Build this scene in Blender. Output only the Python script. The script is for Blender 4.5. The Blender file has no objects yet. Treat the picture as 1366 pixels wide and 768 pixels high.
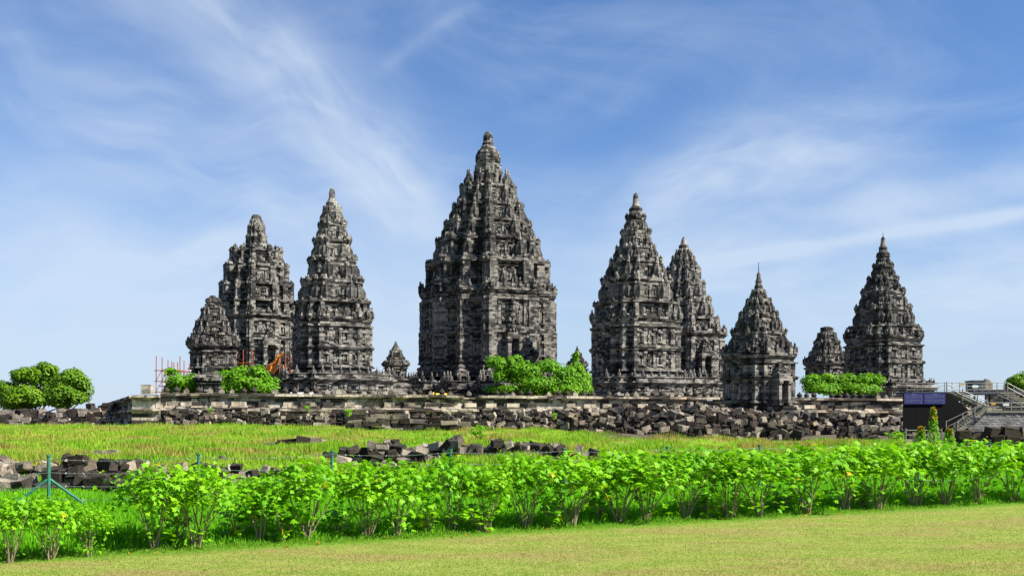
import bpy, math, random
import numpy as np
from mathutils import Vector, Matrix, noise as mnoise
R = math.radians
random.seed(7)
rng = np.random.default_rng(11)
scene = bpy.context.scene
COL = scene.collection

# ------------------------------------------------------------------ camera
F = 1500.0; HOR = 565.0; CX = 683.0; EYE = 2.0
cam_d = bpy.data.cameras.new('camera'); cam = bpy.data.objects.new('camera', cam_d); COL.objects.link(cam)
cam.location = (0, 0, EYE); cam.rotation_euler = (R(90), 0, 0)
cam_d.lens = 36 * F / 1366; cam_d.sensor_width = 36; cam_d.shift_y = (HOR - 384) / 1366
cam_d.clip_start = .1; cam_d.clip_end = 20000
scene.camera = cam
scene.view_settings.view_transform = 'Standard'; scene.view_settings.look = 'None'
scene.view_settings.exposure = 1.15; scene.view_settings.gamma = 1
scene.cycles.diffuse_bounces = 2; scene.cycles.transmission_bounces = 3; scene.cycles.max_bounces = 4

# ------------------------------------------------------------------ sun and sky
SUN_AZ = 17.0      # degrees from +X towards the camera (-Y)
SUN_EL = 43.0
sd = Vector((math.cos(R(SUN_AZ)) * math.cos(R(SUN_EL)), -math.sin(R(SUN_AZ)) * math.cos(R(SUN_EL)), math.sin(R(SUN_EL))))
sun_d = bpy.data.lights.new('sun', 'SUN'); sun = bpy.data.objects.new('sun', sun_d); COL.objects.link(sun)
sun_d.energy = 5.0; sun_d.angle = R(.5); sun_d.color = (1, .955, .87)
sun.rotation_euler = sd.to_track_quat('Z', 'Y').to_euler(); sun.location = (60, -30, 90)

class NT:
    """small helper for node trees"""
    def __init__(s, tree): s.t = tree; s.n = tree.nodes; s.l = tree.links
    def new(s, typ, **kw):
        n = s.n.new(typ)
        for k, v in kw.items(): setattr(n, k, v)
        return n
    def put(s, sock, v):
        if isinstance(v, bpy.types.NodeSocket): s.l.new(v, sock)
        elif v is not None: sock.default_value = v
    def m(s, op, a, b=None, c=None, clamp=False):
        n = s.new('ShaderNodeMath', operation=op, use_clamp=clamp)
        s.put(n.inputs[0], a); s.put(n.inputs[1], b)
        if c is not None: s.put(n.inputs[2], c)
        return n.outputs[0]
    def mix(s, fac, a, b, blend='MIX'):
        n = s.new('ShaderNodeMix', data_type='RGBA', blend_type=blend, clamp_factor=True)
        s.put(n.inputs[0], fac); s.put(n.inputs[6], a); s.put(n.inputs[7], b)
        return n.outputs[2]
    def noise(s, vec, scale, detail=4, rough=.55, dist=0):
        n = s.new('ShaderNodeTexNoise'); s.put(n.inputs['Vector'], vec); n.inputs['Scale'].default_value = scale
        n.inputs['Detail'].default_value = detail; n.inputs['Roughness'].default_value = rough; n.inputs['Distortion'].default_value = dist
        return n.outputs[0]
    def ss(s, v, a, b, lo=0, hi=1):
        n = s.new('ShaderNodeMapRange', interpolation_type='SMOOTHSTEP'); s.put(n.inputs[0], v)
        for i, x in enumerate((a, b, lo, hi)): n.inputs[i + 1].default_value = x
        return n.outputs[0]
    def comb(s, x, y, z):
        n = s.new('ShaderNodeCombineXYZ')
        for i, v in enumerate((x, y, z)): s.put(n.inputs[i], v)
        return n.outputs[0]
    def sep(s, v):
        n = s.new('ShaderNodeSeparateXYZ'); s.l.new(v, n.inputs[0]); return n.outputs

world = bpy.data.worlds.new('World'); scene.world = world; world.use_nodes = True
W = NT(world.node_tree); W.n.clear()
sky = W.new('ShaderNodeTexSky', sky_type='NISHITA'); sky.sun_disc = False
sky.sun_elevation = R(SUN_EL); sky.sun_rotation = math.atan2(sd.x, sd.y)
sky.altitude = 100; sky.air_density = 1.0; sky.dust_density = .6; sky.ozone_density = 2.6
tc = W.new('ShaderNodeTexCoord'); dx, dy, dz = W.sep(tc.outputs['Generated'])
az = W.m('ARCTAN2', dx, dy); el = W.m('ARCSINE', W.m('MINIMUM', W.m('MAXIMUM', dz, -1), 1))
def streak(ax, ae, bx, be, width, amp, ns, seed, taper=.12, cut=(.35, .75)):
    """a wisp of cirrus between two directions (azimuth, elevation)"""
    L = math.hypot(bx - ax, be - ae); ux, ue = (bx - ax) / L, (be - ae) / L
    px, pe = W.m('SUBTRACT', az, ax), W.m('SUBTRACT', el, ae)
    t = W.m('ADD', W.m('MULTIPLY', px, ux), W.m('MULTIPLY', pe, ue))
    d = W.m('SUBTRACT', W.m('MULTIPLY', pe, ux), W.m('MULTIPLY', px, ue))
    warp = W.noise(W.comb(W.m('MULTIPLY', t, 6), seed, 0), 1, 2)
    d = W.m('ADD', d, W.m('MULTIPLY', W.m('SUBTRACT', warp, .5), width * 1.6))
    g = W.m('POWER', 2.718, W.m('MULTIPLY', W.m('POWER', W.m('ABSOLUTE', W.m('DIVIDE', d, width)), 2), -1))
    ends = W.m('MULTIPLY', W.ss(t, -taper * .5, taper), W.ss(t, L + taper * .5, L - taper))
    nz = W.noise(W.comb(W.m('MULTIPLY', t, ns), W.m('MULTIPLY', d, ns * 3.2), seed), 1, 5, .5, .35)
    return W.m('MULTIPLY', W.m('MULTIPLY', W.m('MULTIPLY', g, ends), W.ss(nz, cut[0] - .15, cut[1] + .05)), amp * .62)
parts = [streak(-.36, .43, -.05, .17, .036, 1.05, 9, 1.3, .1, (.2, .8)), streak(-.12, .30, -.03, .36, .007, .4, 12, 4.4, .05, (.2, .7)),
         streak(-.44, .28, -.06, .19, .09, .85, 6, 8.1), streak(.50, .178, .13, .135, .0065, .75, 8, 2.2, .1, (.1, .6)),
         streak(.50, .21, .20, .17, .025, .8, 8, 12.2, .1, (.3, .7)), streak(.02, .16, .36, .25, .04, .6, 8, 6.7),
         streak(.10, .20, .34, .24, .035, .95, 9, 3.9, .1, (.3, .7)), streak(.06, .14, .5, .10, .045, 1.0, 7, 9.5, .1, (.3, .7)), 
         streak(-.5, .12, .05, .13, .08, .8, 6, 15.5), streak(-.6, .46, -.2, .34, .07, .3, 7, 19.5),
         streak(-.02, .24, .2, .36, .03, .25, 10, 25.1)]
cl = parts[0]
for p in parts[1:]: cl = W.m('ADD', cl, p)
veil = W.noise(W.comb(W.m('MULTIPLY', az, 4.5), W.m('ADD', W.m('MULTIPLY', el, 14), W.m('MULTIPLY', az, 2)), 3.3), 1, 7, .6, .8)
cl = W.m('ADD', cl, W.m('MULTIPLY', W.ss(veil, .40, .80), .20))
cl = W.m('ADD', cl, W.m('MULTIPLY', W.ss(az, .02, -.46), .07))
cl = W.m('ADD', cl, .03)
cl = W.m('ADD', cl, W.m('MULTIPLY', W.ss(el, .26, -.02), .66))
cl = W.m('MINIMUM', W.m('MULTIPLY', cl, W.ss(el, -.02, .01)), .82)
skyc = W.mix(1.0, sky.outputs[0], (.66, .94, 1.30, 1), 'MULTIPLY')
skymix = W.mix(cl, skyc, (5.9, 6.9, 8.3, 1))
bg = W.new('ShaderNodeBackground'); W.l.new(skymix, bg.inputs[0]); bg.inputs[1].default_value = .051
wo = W.new('ShaderNodeOutputWorld'); W.l.new(bg.outputs[0], wo.inputs[0])

# ------------------------------------------------------------------ placement helpers
def at(px, Y, py=None):
    """a point at distance Y seen at picture column px (and row py)"""
    return Vector(((px - CX) / F * Y, Y, EYE + (HOR - (HOR if py is None else py)) / F * Y))
def zof(py, Y): return EYE + (HOR - py) / F * Y
HX0, HY0, HSL = -7.6, 16.7, .59                # line of the hedge
def hedge_s(X, Y): return (Y - (HY0 + (X - HX0) * HSL)) * .861
GS = [-50, 0, 3, 8, 20, 45, 75, 110, 4000]
GZ = [0, 0, .22, .48, .66, .98, 1.62, 1.75, 1.75]
def ground_z(X, Y):
    X = np.asarray(X, float); Y = np.asarray(Y, float)
    s = hedge_s(X, Y)
    z = np.interp(s, GS, GZ)
    b = np.clip(s / 10, 0, 1) * np.clip((200 - s) / 100, 0, 1)
    z = z + b * 1.5 * (.10 * np.sin(X * .31 + 1.3) * np.sin(Y * .23) + .07 * np.sin(X * .83 + Y * .41) + .05 * np.sin(X * 1.7 - Y * .9))
    # low mound at the left
    z = z + .25 * np.exp(-(((X + 22) / 12) ** 2 + ((Y - 72) / 12) ** 2))
    return z
def gz(X, Y): return float(ground_z(X, Y))

# ------------------------------------------------------------------ mesh helpers
def tag(o, label=None, cat=None, group=None, kind=None):
    if label: o['label'] = label
    if cat: o['category'] = cat
    if group: o['group'] = group
    if kind: o['kind'] = kind
    return o
def empty(name, loc=(0, 0, 0), rz=0, label=None, cat=None, group=None):
    o = bpy.data.objects.new(name, None); COL.objects.link(o); o.location = loc; o.rotation_euler = (0, 0, rz)
    o.empty_display_size = .3
    return tag(o, label, cat, group)
class MB:
    def __init__(s): s.v = []; s.f = []; s.t = []; s.seg = []
    def add(s, vs, fs, tint=None):
        b = len(s.v); s.v.extend([tuple(v) for v in vs]); s.f.extend([tuple(b + i for i in f) for f in fs])
        t = random.random() if tint is None else tint
        s.t.extend([t] * len(fs))
    def box(s, cx, cy, cz, sx, sy, sz, rz=0, tint=None, jit=0, tilt=(0, 0), taper=1.0):
        hx, hy, hz = sx / 2, sy / 2, sz / 2
        vs = []
        for dz in (-1, 1):
            k = taper if dz > 0 else 1
            for dx, dy in ((-1, -1), (1, -1), (1, 1), (-1, 1)):
                vs.append(Vector((dx * hx * k + random.uniform(-jit, jit), dy * hy * k + random.uniform(-jit, jit), dz * hz + random.uniform(-jit, jit))))
        if rz or tilt != (0, 0):
            M = Matrix.Rotation(rz, 3, 'Z') @ Matrix.Rotation(tilt[0], 3, 'X') @ Matrix.Rotation(tilt[1], 3, 'Y')
            vs = [M @ v for v in vs]
        c = Vector((cx, cy, cz))
        s.add([v + c for v in vs], [(3, 2, 1, 0), (4, 5, 6, 7), (0, 1, 5, 4), (1, 2, 6, 5), (2, 3, 7, 6), (3, 0, 4, 7)], tint)
    def loft(s, poly, prof, tint=.5, cap=True, bottom=False):
        n = len(poly); off = voff(poly); b = len(s.v)
        for e, z in prof:
            for (x, y), (ox, oy) in zip(poly, off): s.v.append((x + ox * e, y + oy * e, z))
        for k in range(len(prof) - 1):
            tt = tint if tint is not None else random.random()
            for i in range(n):
                j = (i + 1) % n
                s.f.append((b + k * n + i, b + k * n + j, b + (k + 1) * n + j, b + (k + 1) * n + i)); s.t.append(tt)
        if cap: s.f.append(tuple(b + (len(prof) - 1) * n + i for i in range(n))); s.t.append(tint if tint is not None else .5)
        if bottom: s.f.append(tuple(b + i for i in reversed(range(n)))); s.t.append(.5)
    def lathe(s, prof, c=(0, 0, 0), n=12, rib=0, tint=None, scale=1):
        b = len(s.v)
        for r, z in prof:
            for i in range(n):
                a = 2 * math.pi * i / n; k = 1 - (rib if i % 2 else 0)
                s.v.append((c[0] + r * k * math.cos(a) * scale, c[1] + r * k * math.sin(a) * scale, c[2] + z * scale))
        fs = []
        for k in range(len(prof) - 1):
            for i in range(n):
                j = (i + 1) % n; fs.append((b + k * n + i, b + k * n + j, b + (k + 1) * n + j, b + (k + 1) * n + i))
        fs.append(tuple(b + (len(prof) - 1) * n + i for i in range(n)))
        s.f.extend(fs); s.t.extend([random.random() if tint is None else tint] * len(fs))
    def tube(s, pts, r0, r1=None, n=6, tint=None):
        pts = [Vector(p) for p in pts]; r1 = r0 if r1 is None else r1; b = len(s.v); m = len(pts)
        for k, p in enumerate(pts):
            d = (pts[min(k + 1, m - 1)] - pts[max(k - 1, 0)]).normalized()
            u = d.cross(Vector((0, 0, 1)) if abs(d.z) < .95 else Vector((1, 0, 0))).normalized(); w = d.cross(u)
            r = r0 + (r1 - r0) * k / max(m - 1, 1)
            for i in range(n):
                a = 2 * math.pi * i / n; s.v.append(tuple(p + (u * math.cos(a) + w * math.sin(a)) * r))
        fs = []
        for k in range(m - 1):
            for i in range(n):
                j = (i + 1) % n; fs.append((b + k * n + i, b + (k + 1) * n + i, b + (k + 1) * n + j, b + k * n + j))
        fs.append(tuple(b + i for i in range(n))); fs.append(tuple(b + (m - 1) * n + i for i in reversed(range(n))))
        s.f.extend(fs); s.t.extend([random.random() if tint is None else tint] * len(fs))
    def mesh(s, name, mat):
        me = bpy.data.meshes.new(name); me.from_pydata(s.v, [], s.f)
        a = me.attributes.new('tint', 'FLOAT', 'FACE'); a.data.foreach_set('value', np.array(s.t, np.float32))
        me.materials.append(mat); me.update(); return me
    def build(s, name, mat, parent=None, loc=None):
        o = bpy.data.objects.new(name, s.mesh(name, mat)); COL.objects.link(o)
        if parent: o.parent = parent
        if loc is not None: o.location = loc
        return o
class MP:
    """like MB, but every piece becomes a part of its own"""
    def __init__(s): s.i = []; s.v = s.i
    def tube(s, *a, **k): m = MB(); m.tube(*a, **k); s.i.append(m)
    def box(s, *a, **k): m = MB(); m.box(*a, **k); s.i.append(m)
    def build(s, name, mat, parent=None):
        for m in s.i: m.build(name, mat, parent)
def voff(poly):
    n = len(poly); out = []
    nr = []
    for i in range(n):
        a, b = poly[i], poly[(i + 1) % n]; L = math.hypot(b[0] - a[0], b[1] - a[1]); nr.append(((b[1] - a[1]) / L, -(b[0] - a[0]) / L))
    for i in range(n):
        p, q = nr[i - 1], nr[i]; d = 1 + p[0] * q[0] + p[1] * q[1]
        out.append(((p[0] + q[0]) / d, (p[1] + q[1]) / d))
    return out
def redent(steps):
    """plan with stepped sides; steps = [(distance of face, half width), ...] from the middle outwards"""
    dn = steps[-1][0]; side = [(-dn, dn)]
    for k in range(len(steps) - 2, -1, -1): side += [(-steps[k][1], steps[k + 1][0]), (-steps[k][1], steps[k][0])]
    for k in range(len(steps) - 1): side += [(steps[k][1], steps[k][0]), (steps[k][1], steps[k + 1][0])]
    P = []
    for q in range(4):
        c, s_ = round(math.cos(q * math.pi / 2)), round(math.sin(q * math.pi / 2))
        for t, d in side: x, y = t, -d; P.append((x * c - y * s_, x * s_ + y * c))
    return P
def scaled(poly, k): return [(x * k, y * k) for x, y in poly]
def fast_mesh(name, verts, faces, tint, mat):
    """numpy verts (N,3), faces (M,k) -> object"""
    me = bpy.data.meshes.new(name); M, k = faces.shape
    me.vertices.add(len(verts)); me.vertices.foreach_set('co', verts.astype(np.float32).ravel())
    me.loops.add(M * k); me.loops.foreach_set('vertex_index', faces.astype(np.int32).ravel())
    me.polygons.add(M); me.polygons.foreach_set('loop_start', np.arange(0, M * k, k, dtype=np.int32))
    me.update(calc_edges=True)
    a = me.attributes.new('tint', 'FLOAT', 'FACE'); a.data.foreach_set('value', tint.astype(np.float32))
    me.materials.append(mat); return me

# ------------------------------------------------------------------ materials
def new_mat(name):
    m = bpy.data.materials.new(name); m.use_nodes = True; T = NT(m.node_tree); T.n.clear()
    out = T.new('ShaderNodeOutputMaterial'); b = T.new('ShaderNodeBsdfPrincipled'); T.l.new(b.outputs[0], out.inputs[0])
    return m, T, b, out
def stone_mat(name, light=(.35, .325, .28), dark=(.022, .0215, .021), bw=.75, bh=.36, lichen=.5, per_block=0.0, warm=.25, bump=.5, brick=True):
    m, T, b, out = new_mat(name)
    tc = T.new('ShaderNodeTexCoord'); P = tc.outputs['Object']; x, y, z = T.sep(P)
    u = T.m('ADD', x, T.m('MULTIPLY', y, .97))
    va = T.new('ShaderNodeVectorMath', operation='MULTIPLY_ADD'); T.l.new(T.new('ShaderNodeObjectInfo').outputs['Location'], va.inputs[0]); va.inputs[1].default_value = (.37, .41, .29); T.l.new(P, va.inputs[2]); P = va.outputs[0]
    ox = T.sep(P)[0]
    wv = T.noise(P, 1.3, 2)
    big = T.noise(P, .16, 4, .6); mid = T.noise(P, .9, 5, .65); fine = T.noise(P, 6, 4, .7)
    at_ = T.new('ShaderNodeAttribute', attribute_name='tint').outputs['Fac']
    v = T.m('ADD', T.m('MULTIPLY', mid, .9), T.m('MULTIPLY', big, .9)); v = T.m('ADD', v, T.m('MULTIPLY', fine, .35))
    v = T.m('SUBTRACT', v, .62)
    if brick:
        br = T.new('ShaderNodeTexBrick', offset=.5, squash=1); br.inputs['Scale'].default_value = 1
        br.inputs['Brick Width'].default_value = bw; br.inputs['Row Height'].default_value = bh
        br.inputs['Mortar Size'].default_value = .018; br.inputs['Mortar Smooth'].default_value = .3; br.inputs['Bias'].default_value = -.1
        T.l.new(T.comb(T.m('ADD', u, T.m('MULTIPLY', wv, .12)), T.m('ADD', z, T.m('MULTIPLY', wv, .10)), 0), br.inputs['Vector'])
        br.inputs['Color1'].default_value = (0, 0, 0, 1); br.inputs['Color2'].default_value = (1, 1, 1, 1); br.inputs['Mortar'].default_value = (0, 0, 0, 1)
        bb = T.new('ShaderNodeRGBToBW'); T.l.new(br.outputs[0], bb.inputs[0])
        v = T.m('ADD', v, T.m('MULTIPLY', T.m('SUBTRACT', bb.outputs[0], .45), .62))
    v = T.m('ADD', v, T.m('MULTIPLY', T.m('SUBTRACT', at_, .5), .36 + per_block))
    f = T.ss(v, .12, .92)
    col = T.mix(f, (*dark, 1), (*light, 1))
    wn = T.ss(T.noise(P, .55, 3), .5, .75)
    col = T.mix(T.m('MULTIPLY', wn, warm), col, T.mix(1, col, (1.25, 1.0, .72, 1), 'MULTIPLY'))
    st = T.noise(T.comb(T.m('ADD', T.m('MULTIPLY', u, 1.2), ox), T.m('MULTIPLY', z, .35), 2.0), 1, 4, .6)   # run-off stains
    col = T.mix(T.m('MULTIPLY', T.ss(st, .50, .68), .62), col, (.055, .053, .05, 1))
    geo = T.new('ShaderNodeNewGeometry'); nx, ny, nz = T.sep(geo.outputs['Normal'])
    li = T.m('MULTIPLY', T.ss(nz, .25, .8), T.ss(T.noise(P, 1.1, 4), .3, .6))
    col = T.mix(T.m('MULTIPLY', li, lichen), col, (.045, .04, .032, 1))
    T.l.new(col, b.inputs['Base Color']); b.inputs['Roughness'].default_value = .92; b.inputs['Specular IOR Level'].default_value = .15
    h = T.m('ADD', T.m('MULTIPLY', mid, .6), T.m('MULTIPLY', fine, .3))
    if brick: h = T.m('SUBTRACT', h, T.m('MULTIPLY', br.outputs['Fac'], .35)); h = T.m('ADD', h, T.m('MULTIPLY', bb.outputs[0], .25))
    bp = T.new('ShaderNodeBump'); bp.inputs['Strength'].default_value = bump; bp.inputs['Distance'].default_value = .25
    T.l.new(h, bp.inputs['Height']); T.l.new(bp.outputs[0], b.inputs['Normal'])
    return m
def plain(name, col, rough=.6, metal=0, var=.25, scale=6, bump=0):
    col = tuple(c * .8 for c in col)
    m, T, b, out = new_mat(name)
    P = T.new('ShaderNodeTexCoord').outputs['Object']; n = T.noise(P, scale, 4)
    c = T.mix(T.m('MULTIPLY', T.ss(n, .35, .7), var), (*col, 1), (col[0] * .45, col[1] * .42, col[2] * .4, 1))
    b.inputs['Specular IOR Level'].default_value = .12 if rough > .7 else .5
    T.l.new(c, b.inputs['Base Color']); b.inputs['Roughness'].default_value = rough; b.inputs['Metallic'].default_value = metal
    return m
def leaf_mat(name, c1, c2, tr, trmix=.4, yellow=None):
    m, T, b, out = new_mat(name)
    at_ = T.new('ShaderNodeAttribute', attribute_name='tint').outputs['Fac']
    oi = T.new('ShaderNodeObjectInfo').outputs['Random']
    P = T.new('ShaderNodeNewGeometry').outputs['Position']
    f = T.m('ADD', T.m('MULTIPLY', at_, .7), T.m('MULTIPLY', T.ss(T.noise(P, .9, 3), .3, .7), .45))
    f = T.m('ADD', f, T.m('MULTIPLY', T.m('SUBTRACT', oi, .5), .25))
    c = T.mix(f, (*c1, 1), (*c2, 1))
    if yellow: c = T.mix(T.ss(at_, .991, .993), c, (*yellow, 1))
    c = T.mix(1, c, (.86, .86, .7, 1), 'MULTIPLY')
    T.l.new(c, b.inputs['Base Color']); b.inputs['Roughness'].default_value = .55; b.inputs['Specular IOR Level'].default_value = .22
    t = T.new('ShaderNodeBsdfTranslucent'); T.l.new(T.mix(1, c, (*tr, 1), 'MULTIPLY'), t.inputs[0])
    mx = T.new('ShaderNodeMixShader'); mx.inputs[0].default_value = trmix; T.l.new(b.outputs[0], mx.inputs[1]); T.l.new(t.outputs[0], mx.inputs[2])
    T.l.new(mx.outputs[0], out.inputs[0]); return m
def lawn_color(T, P):
    """mown lawn: yellow green with dry patches and mower lines; behind the hedge taller greener grass"""
    x, y, z = T.sep(P)
    s = T.m('MULTIPLY', T.m('SUBTRACT', y, T.m('ADD', T.m('MULTIPLY', T.m('SUBTRACT', x, HX0), HSL), HY0)), .861)
    Q = T.comb(T.m('MULTIPLY', x, .55), y, 0)
    patch = T.ss(T.noise(Q, .55, 5, .6), .43, .66)
    dry = T.mix(T.ss(T.noise(Q, 5, 4, .7), .35, .7), (.34, .27, .10, 1), (.46, .35, .16, 1))
    grn = T.mix(T.ss(T.noise(Q, 1.7, 5, .65), .3, .72), (.25, .35, .05, 1), (.38, .44, .10, 1))
    lawn = T.mix(T.m('MULTIPLY', patch, .75), grn, dry)
    sp = T.noise(T.comb(T.m('MULTIPLY', x, .8), y, 0), 9, 5, .8)
    lawn = T.mix(T.ss(sp, .50, .68), lawn, (.52, .42, .20, 1)); lawn = T.mix(T.m('MULTIPLY', T.ss(sp, .46, .30), .75), lawn, (.13, .20, .03, 1))
    lawn = T.mix(T.m('MULTIPLY', T.ss(T.m('ADD', s, T.m('MULTIPLY', T.noise(P, 1.5, 3), .5)), -.9, -.1), .9), lawn, (.15, .33, .02, 1))
    bgr = T.mix(T.ss(T.noise(P, .35, 5, .6), .35, .68), (.19, .39, .018, 1), (.34, .47, .045, 1))
    bdry = T.mix(T.m('MULTIPLY', T.ss(T.noise(T.comb(T.m('MULTIPLY', x, .5), y, 7.7), .28, 5, .65),  .465, .60), .8), bgr, (.40, .29, .10, 1))
    near = T.mix(T.ss(s, 4, 14), (.16, .44, .012, 1), bdry)
    near = T.mix(T.m('MAXIMUM', T.ss(T.m('SUBTRACT', y, T.m('MULTIPLY', x, .3)), 121, 125), T.m('MULTIPLY', T.ss(x, 5, 9), T.ss(y, 70, 76))), near, (.15, .125, .09, 1))
    return T.mix(1, T.mix(T.ss(s, -.2, .3), lawn, near), (.79, .79, .75, 1), 'MULTIPLY')
def ground_mat():
    m, T, b, out = new_mat('grass_ground'); P = T.new('ShaderNodeTexCoord').outputs['Object']
    c = lawn_color(T, P); fine = T.noise(P, 22, 4, .75)
    c = T.mix(1, c, T.mix(T.ss(fine, .3, .7), (.55, .55, .5, 1), (1.1, 1.1, 1.05, 1)), 'MULTIPLY')
    T.l.new(c, b.inputs['Base Color']); b.inputs['Roughness'].default_value = .95; b.inputs['Specular IOR Level'].default_value = .1
    bp = T.new('ShaderNodeBump'); bp.inputs['Strength'].default_value = .6; bp.inputs['Distance'].default_value = .04
    T.l.new(T.noise(P, 14, 5, .8), bp.inputs['Height']); T.l.new(bp.outputs[0], b.inputs['Normal']); return m
def blade_mat():
    m, T, b, out = new_mat('grass_blades'); P = T.new('ShaderNodeTexCoord').outputs['Object']
    c = lawn_color(T, P); at_ = T.new('ShaderNodeAttribute', attribute_name='tint').outputs['Fac']
    c = T.mix(1, c, T.mix(at_, (.75, .85, .7, 1), (1.35, 1.3, 1.3, 1)), 'MULTIPLY')
    T.l.new(c, b.inputs['Base Color']); b.inputs['Roughness'].default_value = .6; b.inputs['Specular IOR Level'].default_value = .15
    t = T.new('ShaderNodeBsdfTranslucent'); T.l.new(T.mix(1, c, (1.3, 1.35, .8, 1), 'MULTIPLY'), t.inputs[0])
    mx = T.new('ShaderNodeMixShader'); mx.inputs[0].default_value = .4; T.l.new(b.outputs[0], mx.inputs[1]); T.l.new(t.outputs[0], mx.inputs[2])
    T.l.new(mx.outputs[0], out.inputs[0]); return m

M_ST = stone_mat('andesite_temple')
M_STD = stone_mat('andesite_dark', light=(.285, .262, .226), dark=(.018, .0175, .017), lichen=.6)
M_WALL = stone_mat('andesite_wall', light=(.52, .45, .345), dark=(.045, .037, .03), bw=.95, bh=.42, lichen=.5, warm=.5, per_block=.55)
M_BLK = stone_mat('rubble_stone', light=(.31, .26, .20), dark=(.028, .022, .017), lichen=.85, per_block=.9, warm=.7, brick=False)
M_GROUND = ground_mat(); M_BLADE = blade_mat()
M_BUSH = leaf_mat('hedge_leaf', (.11, .36, .004), (.26, .56, .008), (1.35, 1.3, .7), .34, (.55, .42, .01))
M_TREE = leaf_mat('tree_leaf', (.07, .18, .008), (.20, .37, .016), (1.3, 1.3, .6), .3)
M_FRANG = leaf_mat('frangipani_leaf', (.07, .24, .006), (.22, .46, .02), (1.35, 1.3, .7), .38)
M_RED = leaf_mat('red_tip_leaf', (.35, .16, .02), (.5, .22, .03), (1.2, 1, .6), .3)
M_BARK = plain('bark', (.23, .19, .13), .9, var=.7, scale=20)
M_STEM = plain('shrub_stem', (.36, .29, .17), .85, var=.6, scale=15)
M_GREEN = plain('green_painted_post', (.03, .20, .13), .7, var=.6)
M_WIRE = plain('wire', (.16, .20, .16), .5, .4)
M_SCAF = plain('scaffold_orange', (.42, .10, .025), .7, var=.7, scale=1)
M_TARP = plain('orange_tarpaulin', (.80, .27, .03), .7, var=.2, scale=2)
M_YEL = plain('yellow_tarpaulin', (.75, .50, .03), .7, var=.2)
M_BLACK = plain('black_panel', (.006, .006, .006), .75, var=.2)
M_BLUE = plain('blue_board', (.022, .022, .19), .6, var=.15)
M_BLUETX = plain('board_writing', (.20, .22, .42), .6, var=.1)
M_RAIL = plain('grey_rail', (.28, .27, .23), .5, .1, var=.35)
M_TREAD = plain('stair_tread', (.40, .37, .28), .8, var=.5)
M_WHITE = plain('white_sign', (.78, .80, .82), .5, var=.08)
M_YSIGN = plain('yellow_sign', (.70, .42, .03), .5, var=.1)
M_GREY = plain('grey_metal', (.13, .14, .155), .75)
M_DOORSHADE = plain('interior_shade', (.03, .027, .022), .9)  # near black colour painted as the shade inside the temple doorways
M_TILE = stone_mat('grey_roof_tiles', light=(.17, .165, .16), dark=(.04, .04, .04), bw=.34, bh=.17, lichen=.1, warm=.05, bump=1.0)

# ------------------------------------------------------------------ ground
def axis(brk):
    out = []
    for a, b, st in brk: out += list(np.arange(a, b, st))
    return np.array(out + [brk[-1][1]], float)
xs = axis([(-6000, -800, 800), (-800, -120, 60), (-120, -40, 5), (-40, 40, 1.0), (40, 120, 5), (120, 800, 60), (800, 6000, 800)])
ys = axis([(-300, 0, 50), (0, 10, 2), (10, 60, .7), (60, 140, 2.5), (140, 600, 40), (600, 9000, 800)])
gx, gy = np.meshgrid(xs, ys); gzv = ground_z(gx, gy)
V = np.stack([gx, gy, gzv], -1).reshape(-1, 3); nx_ = len(xs); ny_ = len(ys)
ii, jj = np.meshgrid(np.arange(ny_ - 1), np.arange(nx_ - 1), indexing='ij'); q = (ii * nx_ + jj).ravel()
Fq = np.stack([q, q + 1, q + nx_ + 1, q + nx_], -1)
me = fast_mesh('ground', V, Fq, np.full(len(Fq), .5), M_GROUND); me.polygons.foreach_set('use_smooth', np.ones(len(Fq), bool))
g = bpy.data.objects.new('ground', me); COL.objects.link(g); tag(g, kind='structure')

def blades(name, n, sampler, hmin, hmax, w, seed, label, lean=.35):
    r = np.random.default_rng(seed); X, Y, hk = sampler(r, n); n = len(X); Z = ground_z(X, Y) - .01
    h = r.uniform(hmin, hmax, n) * hk; a = r.uniform(0, 2 * np.pi, n); la = r.uniform(0, 2 * np.pi, n); l = r.uniform(0, lean, n) * h
    ww = w * r.uniform(.6, 1.4, n); cx, sx = np.cos(a) * ww, np.sin(a) * ww
    lx, ly = np.cos(la) * l, np.sin(la) * l
    v0 = np.stack([X - cx, Y - sx, Z], -1); v1 = np.stack([X + cx, Y + sx, Z], -1)
    v2 = np.stack([X + cx * .7 + lx * .35, Y + sx * .7 + ly * .35, Z + h * .55], -1); v3 = np.stack([X - cx * .7 + lx * .35, Y - sx * .7 + ly * .35, Z + h * .55], -1)
    v4 = np.stack([X + lx, Y + ly, Z + h * .97], -1)
    V = np.stack([v0, v1, v2, v3, v4], 1).reshape(-1, 3); b = np.arange(n) * 5
    T3 = np.concatenate([np.stack([b, b + 1, b + 2], -1), np.stack([b, b + 2, b + 3], -1), np.stack([b + 3, b + 2, b + 4], -1)])
    t = r.random(n); me = fast_mesh(name, V, T3, np.concatenate([t, t, t]), M_BLADE)
    o = bpy.data.objects.new(name, me); COL.objects.link(o); return tag(o, label, 'grass', kind='stuff')
def samp_lawn(r, n):
    Y = 13.5 * (32 / 13.5) ** r.random(n); X = r.uniform(-.5, .5, n) * Y
    s = hedge_s(X, Y); k = (s < .15); return X[k], Y[k], (1 + np.clip((s[k] + .6) * 3, 0, 1.4))
blades('mown_grass', 420000, samp_lawn, .014, .032, .0055, 1, 'short yellow green mown lawn in the foreground', .8)
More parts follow.
